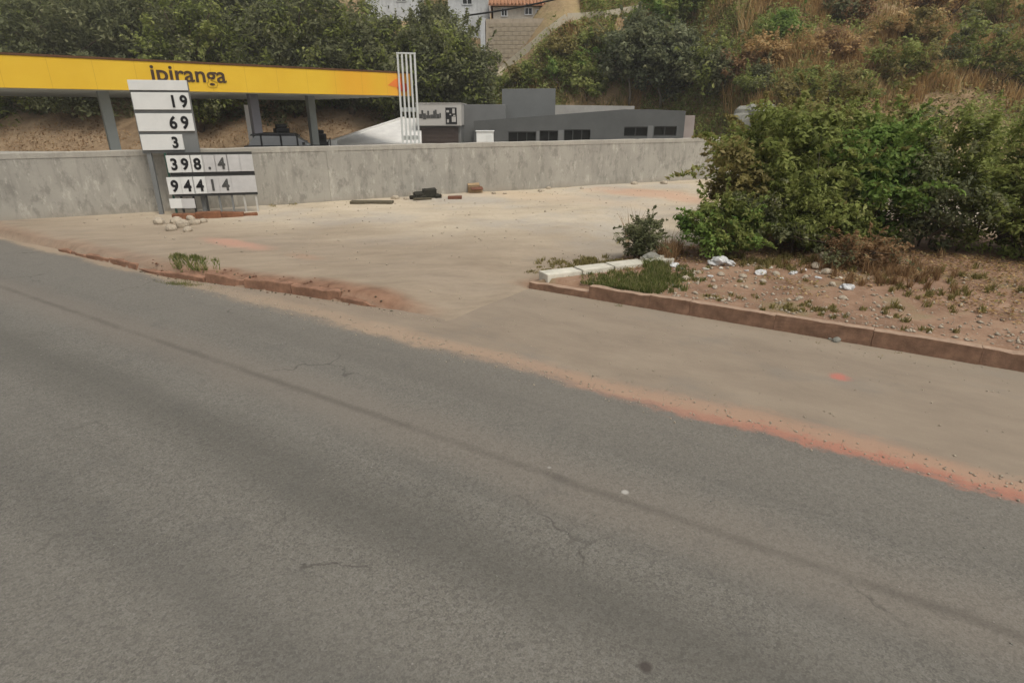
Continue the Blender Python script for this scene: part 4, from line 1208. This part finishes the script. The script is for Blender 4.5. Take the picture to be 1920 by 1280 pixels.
shrub(1560, 205, 3.6, 2.2, 'olive', 'olive shrub above the bright bush', 4500, .17, pal2='mid', f2=.5, ncl=60)
shrub(1440, 226, 2.4, 1.1, 'mid', 'low green shrub in front of the pale rock', 3500, .13, Y=26.6, on='lot', pal2='olive', f2=.4)
shrub(1500, 195, 2.6, 1.8, 'mid', 'green shrub beside the pale rock', 3500, .16, pal2='olive', f2=.4)
shrub(1590, 40, 3.0, 2.2, 'rust', 'dark brown thicket at the top of the hillside', 3500, .2, pal2='dark', f2=.4)
for k, (u, v, w, h, pl_, pl2, lb_) in enumerate(((1680, 170, 4.2, 2.8, 'mid', 'olive', 'green shrub beyond the bright bush, lower of two'), (1700, 95, 4.0, 2.4, 'olive', 'dry', 'olive brown bush further up beyond the bright bush'),
        (1800, 140, 4.4, 3.0, 'mid', 'dark', 'leafy green bush towards the end of the verge'), (1860, 60, 4.4, 2.6, 'olive', 'mid', 'olive bush at the end of the hillside'), (1760, 30, 4.0, 2.4, 'dry', 'rust', 'dry straw coloured bush at the hilltop end'), (1900, 170, 4.0, 3.0, 'mid', 'olive', 'last green shrub along the slope foot'))):
    shrub(u, v, w, h, pl_, lb_, 3800, .2, pal2=pl2, f2=.4, ncl=60)

# low cover of the slope (uncountable)
def hill_cover(name, n, pal, leaf, seed, x0, x1, y0, y1, thr, freq, lift=.25, label='', aspect=.5):
    x = rng.uniform(x0, x1, n * 4); y = rng.uniform(y0, y1, n * 4)
    k = (fbm(x * freq, y * freq, seed, 4) > thr) & (hill_z(x, y) > .1)
    # keep clear of the houses, the blockwork wall
    k &= ~((x > -4) & (x < 5.0) & (y > 48.4) & (y < 60))
    x, y = x[k][:n], y[k][:n]
    z = hill_z(x, y) + rng.random(len(x)) ** 1.5 * lift * (1 + 1.6 * np.clip(fbm(x * 1.3, y * 1.3, seed + 3, 3) * 3, -.4, 1))
    c = np.stack([x, y, z], 1)
    nr = unit(len(x)) * .7 + np.array([0, -.25, .7]); nr /= np.linalg.norm(nr, axis=1, keepdims=True)
    tone = np.clip(.5 + fbm(x * .8, y * .8, seed + 9, 3) * 1.5 + rng.normal(size=len(x)) * .18, 0, 1)
    o = link(name, leaves_mesh(name, c, nr, leaf * (.6 + .8 * rng.random(len(x))), tone, LM[pal], aspect))
    return tag(o, label, 'ground cover', kind='stuff')
hill_cover('hillside_scrub', 90000, 'mid', .2, 201, -8, 18, 36, 60, -.1, .16, .7, 'low fresh green scrub spreading down to the charcoal building')
hill_cover('hillside_scrub', 36000, 'mid', .2, 206, 14, 45, 28, 60, .0, .16, .6, 'low green scrub on the hillside above the bushes')
hill_cover('olive_scrub', 50000, 'olive', .19, 202, -10, 45, 28, 66, -.08, .2, .45, 'low olive scrub covering the hillside')
hill_cover('dry_scrub', 70000, 'dry', .17, 203, 2, 45, 30, 68, -.06, .13, .35, 'dry straw coloured scrub covering the hillside', .3)
hill_cover('leaf_litter', 16000, 'rust', .14, 204, -45, 0, 39, 52, -.1, .3, .2, 'brown leaf litter on the bare earth slope')
hill_cover('understorey', 30000, 'dark', .3, 205, -50, -4, 43.5, 56, -.08, .18, 1.6, 'dark undergrowth below the trees behind the station')
def dry_grass(name, n, x0, x1, y0, y1, thr, seed, hmin, hmax, pal, label, lean=.5, w=.05):
    x = rng.uniform(x0, x1, n * 4); y = rng.uniform(y0, y1, n * 4)
    k = (fbm(x * .25, y * .25, seed, 4) > thr) & (hill_z(x, y) > .1) & ~((x > -4) & (x < 5.0) & (y > 48.4) & (y < 60))
    x, y = x[k][:n], y[k][:n]
    b = np.stack([x, y, hill_z(x, y) - .05], 1)
    h = hmin + (hmax - hmin) * rng.random(len(x)) * np.clip(.6 + 2 * fbm(x * .5, y * .5, seed + 2, 3), .2, 1.3)
    o = link(name, blades(name, b, h, lean, w * (.6 + .8 * rng.random(len(x))), np.clip(.5 + fbm(x * .6, y * .6, seed + 4, 3) * 1.4 + rng.normal(size=len(x)) * .2, 0, 1), LM[pal]))
    return tag(o, label, 'grass', kind='stuff')
dry_grass('dry_grass', 34000, 13, 36, 33, 52, -.06, 301, .5, 1.7, 'dry', 'tall dry straw grass on the hillside', .5, .06)
dry_grass('dry_grass', 16000, -3, 14, 44, 62, -.02, 302, .2, .7, 'dry', 'short dry grass on the slope below the drain', .6, .06)
dry_grass('green_grass', 10000, 2, 30, 34, 60, .03, 303, .4, 1.3, 'olive', 'tall olive grass on the hillside', .5, .05)
dry_grass('rusty_grass', 9000, 12, 40, 31, 48, .0, 304, .3, .9, 'rust', 'rusty brown weeds on the hillside', .7, .05)

# ---- foreground bushes on the verge
def bush(name, label, u, v, w, dpt, h, pal, nl, leaf, ncl, rc, pal2=None, f2=0, stems=5, aspect=.45, cz=.5, back=0.0, tr=.022, rzf=.5, bark='bark', low=-1.0):
    p = on_ground(u, v); d_ = Vector((p.x, p.y, 0)).normalized()
    p = p + d_ * (dpt * .5 + back); p.z = gz(p.x, p.y)
    return plant(name, label, 'bush', p, h, (w / 2, dpt / 2, h * rzf), pal, ncl, nl, leaf, rc, tr, cz=h * cz, stems=stems, bias=.45, aspect=aspect, part=('stems', 'leaves'), pal2=pal2, f2=f2, nlimb=26, bark=bark, low=low, shoot=2.6)
bush('large_bush', 'big loose dark green bush over the dirt verge', 1440, 476, 2.95, 2.0, 2.3, 'mid', 26000, .095, 130, .25, 'olive', .3, 7, cz=.52, bark='bark_pale')
bush('low_bush', 'dense low green bush under the big loose one', 1345, 490, 1.3, 1.0, .98, 'mid', 11000, .07, 70, .17, 'bright', .55, 4, back=-.1)
bush('bright_bush', 'bright green leafy bush at the edge of the verge', 1612, 476, 1.7, 1.3, 2.0, 'bright', 18000, .1, 90, .25, 'mid', .45, 5, cz=.55, back=-.15)
bush('small_bush', 'small dark shrub standing alone at the lot entrance', 1203, 490, .72, .6, .66, 'dark', 5500, .05, 50, .11, 'olive', .3, 4)
bush('upper_bush', 'tall yellow green bush behind the big loose one', 1540, 440, 4.3, 2.2, 2.5, 'mid', 30000, .095, 140, .3, 'olive', .5, 6, cz=.55, back=1.0)
bush('side_bush', 'green bush further along the verge after the bright one', 1790, 488, 3.0, 1.8, 2.15, 'mid', 28000, .075, 170, .26, 'dark', .4, 5, back=.3)
bush('middle_bush', 'shaded bush low down in the middle of the thicket', 1500, 490, 2.1, 1.0, 1.1, 'mid', 15000, .065, 90, .2, 'dark', .4, 5, back=.1)
bush('brown_bush', 'withered brown bush at the foot of the bright one', 1610, 507, 1.3, .6, .45, 'rust', 5000, .05, 70, .13, 'dark', .45, 5, back=-.05)
bush('far_bush', 'broad olive bush at the far end of the verge', 1960, 500, 2.2, 1.8, 1.7, 'olive', 14000, .08, 120, .26, 'mid', .5, 5)

# ---- grass and weeds near the road (uncountable)
def patch(u, v, ru, rv, n, hmin, hmax):
    nc = max(3, n // 45); cu = u + rng.normal(size=nc) * ru; cv = v + rng.normal(size=nc) * rv; pick = rng.integers(nc, size=n)
    uu = cu[pick] + rng.normal(size=n) * 3.2; vv = cv[pick] + rng.normal(size=n) * 1.1
    aa, bb = (uu - CX) / F_PX, (CY - vv) / F_PX
    dy_, dz_ = cp + bb * sp, -sp + bb * cp
    z = np.full(n, .12)
    for _ in range(3):
        k = (z - CAM_H) / dz_
        x, y = aa * k, dy_ * k
        z = ground_z(x * SX + y * SY, -x * SY + y * SX)
    return np.stack([x, y, z - .01], 1), hmin + (hmax - hmin) * rng.random(n)
def tuft(name, label, patches, mat, w, lean=.7):
    bs, hs_ = zip(*[patch(*p) for p in patches])
    b = np.concatenate(bs); h = np.concatenate(hs_)
    o = link(name, blades(name, b, h, lean, w * (.6 + .8 * rng.random(len(b))), rng.random(len(b)), mat))
    return tag(o, label, 'grass', kind='stuff')
tuft('verge_grass', 'green grass tufts beside the concrete strip on the verge', [(1205, 530, 34, 9, 6500, .02, .11), (1150, 536, 22, 4, 3000, .02, .07), (1215, 546, 18, 3, 1800, .03, .12), (1275, 518, 28, 9, 2200, .02, .08), (1230, 507, 14, 6, 2000, .04, .17)], GRASSY, .012)
tuft('verge_weeds', 'sparse weeds on the brown verge', [(1500, 580, 32, 5, 700, .02, .08), (1560, 584, 22, 4, 300, .02, .07), (1400, 555, 60, 12, 500, .02, .06), (1480, 497, 50, 7, 1300, .03, .13), (1420, 492, 30, 5, 700, .03, .12), (1700, 590, 90, 22, 900, .02, .08), (1780, 540, 90, 20, 1500, .03, .13)], LM['olive'], .012)
tuft('dry_weeds', 'brown dry weeds between the small shrub and the low bush', [(1255, 484, 12, 7, 900, .1, .34), (1585, 485, 22, 16, 1600, .08, .28), (1540, 502, 30, 7, 900, .03, .13), (1690, 520, 50, 15, 1800, .05, .2)], LM['rust'], .012)
tuft('lot_weeds', 'short olive weeds on the edge of the lot entrance', [(1110, 497, 34, 6, 2800, .02, .09), (1050, 507, 28, 6, 1100, .015, .05), (1075, 492, 24, 4, 700, .02, .06), (520, 372, 30, 4, 500, .03, .18), (500, 384, 40, 3, 300, .02, .08)], LM['olive'], .012)
tuft('bank_grass', 'green grass tuft on the end of the earth bank', [(345, 511, 22, 2.6, 5200, .02, .1), (394, 519, 9, 2.0, 2200, .02, .08), (325, 511, 14, 1.8, 1800, .02, .08)], GRASSY, .012)
tuft('twig_stalks', 'thin dry stalks above the small shrub', [(1195, 470, 14, 5, 26, .5, .85), (1240, 470, 10, 4, 12, .35, .6)], LM['rust'], .009, .5)

# ---- loose grit and pebbles along the road edge (uncountable)
def grit(name, label, n, fs, ft, rmin, rmax, mat, zf):
    s = fs(n); t = ft(n, s)
    z = zf(s, t)
    base_v = np.array([(1,0,0),(0,1,0),(-1,0,0),(0,-1,0),(0,0,.8),(0,0,-.4)], float)
    base_f = np.array([(0,1,4),(1,2,4),(2,3,4),(3,0,4),(1,0,5),(2,1,5),(3,2,5),(0,3,5)])
    r = rmin + (rmax - rmin) * rng.random(n) ** 2.5
    a = rng.random(n) * 6.28
    ca, sa = np.cos(a), np.sin(a)
    v = base_v[None] * (1 + .35 * rng.normal(size=(n, 6, 1))) * r[:, None, None]
    x = v[..., 0] * ca[:, None] - v[..., 1] * sa[:, None]; y = v[..., 0] * sa[:, None] + v[..., 1] * ca[:, None]
    co = np.stack([x + s[:, None], y + t[:, None], v[..., 2] + z[:, None] + r[:, None] * .2], -1).reshape(-1, 3)
    f = (base_f[None] + (np.arange(n) * 6)[:, None, None]).reshape(-1, 3)
    o = link(name, fast_mesh(name, co, f, mat), None, (0, 0, 0), RZ)
    return tag(o, label, 'gravel', kind='stuff')
grit('shoulder_grit', 'loose grit on the dusty shoulder', 1300, lambda n: rng.uniform(-9, 6, n), lambda n, s: np.where(s < -4.6, edge_t(s) - .05 - np.abs(rng.normal(size=n)) * .12, 4.95 + rng.random(n) ** .6 * 2.55), .002, .013, M['stone'], lambda s, t: s * 0)
grit('lot_pebbles', 'small pebbles strewn over the dirt lot', 2200, lambda n: rng.uniform(-22, -3, n), lambda n, s: 6.2 + rng.random(n) * 13, .005, .026, M['stone'], ground_z)
grit('verge_pebbles', 'small pebbles on the brown verge', 2600, lambda n: rng.uniform(-3.6, 5, n), lambda n, s: 7.8 + rng.random(n) ** 1.5 * 3, .006, .035, M['stone'], ground_z)

grit('bank_clods', 'clods of red brown earth along the road side of the bank', 120, lambda n: rng.uniform(-10.5, -5.9, n), lambda n, s: edge_t(s) + .05 + rng.normal(size=n) * .1, .006, .03, M['clay_dark'], lambda s, t: np.maximum(ground_z(s, t), 0) - .004)
grit('bank_crumbs', 'dark crumbs of earth at the foot of the bank', 220, lambda n: rng.uniform(-10.5, -5.4, n), lambda n, s: edge_t(s) + .0 + rng.normal(size=n) * .04, .005, .026, M['wood_old'], lambda s, t: np.maximum(ground_z(s, t), 0) - .004)


def litter_leaves(name, label, n, pal, leaf):
    ss_ = rng.uniform(-4.0, 6, n * 3); t_ = KERB_T + .2 + rng.random(n * 3) ** .7 * 4.5
    k = (verge_mask(ss_, t_) > .5) & (fbm(ss_ * 1.2, t_ * 1.2, 401, 4) + .12 * (t_ - 9.2) > -.02)
    ss_, t_ = ss_[k][:n], t_[k][:n]
    x, y = to_xy(ss_, t_)
    c = np.stack([x, y, ground_z(ss_, t_) + .008 + rng.random(len(x)) * .03], 1)
    nr = unit(len(x)) * .45 + np.array([0, 0, .8]); nr /= np.linalg.norm(nr, axis=1, keepdims=True)
    o = link(name, leaves_mesh(name, c, nr, leaf * (.5 + rng.random(len(x))), rng.random(len(x)), LM[pal], .45))
    return tag(o, label, 'leaf litter', kind='stuff')
litter_leaves('fallen_leaves', 'brown fallen leaves on the verge under the bushes', 6000, 'rust', .05)
litter_leaves('dry_litter', 'straw coloured plant litter on the verge', 5000, 'dry', .045)
litter_leaves('creeping_weeds', 'low green creeping weeds on the verge', 2500, 'olive', .05)

grit('edge_gravel', 'gravel crumbled along the ragged edge of the asphalt', 2600, lambda n: rng.uniform(-10, 7, n), lambda n, s: 4.93 + rng.normal(size=n) * .13, .003, .014, M['stone'], lambda s, t: s * 0)
grit('road_chips', 'dark stone chips lying on the asphalt', 900, lambda n: rng.uniform(-9, 6, n), lambda n, s: 1.0 + rng.random(n) * 3.9, .003, .008, M['stone_grey'], lambda s, t: s * 0)

hzb = MB().box(-160, 160, -40, 200, -1.6, 62).build('haze', None)
hm = bpy.data.materials.new('thin_haze'); hm.use_nodes = True
hm.node_tree.nodes.remove(hm.node_tree.nodes['Principled BSDF'])
pv = hm.node_tree.nodes.new('ShaderNodeVolumePrincipled')
pv.inputs['Color'].default_value = (.92, .91, .88, 1); pv.inputs['Density'].default_value = .0009
hm.node_tree.links.new(pv.outputs[0], hm.node_tree.nodes['Material Output'].inputs['Volume'])
hzb.data.materials.append(hm); tag(hzb, kind='stuff')
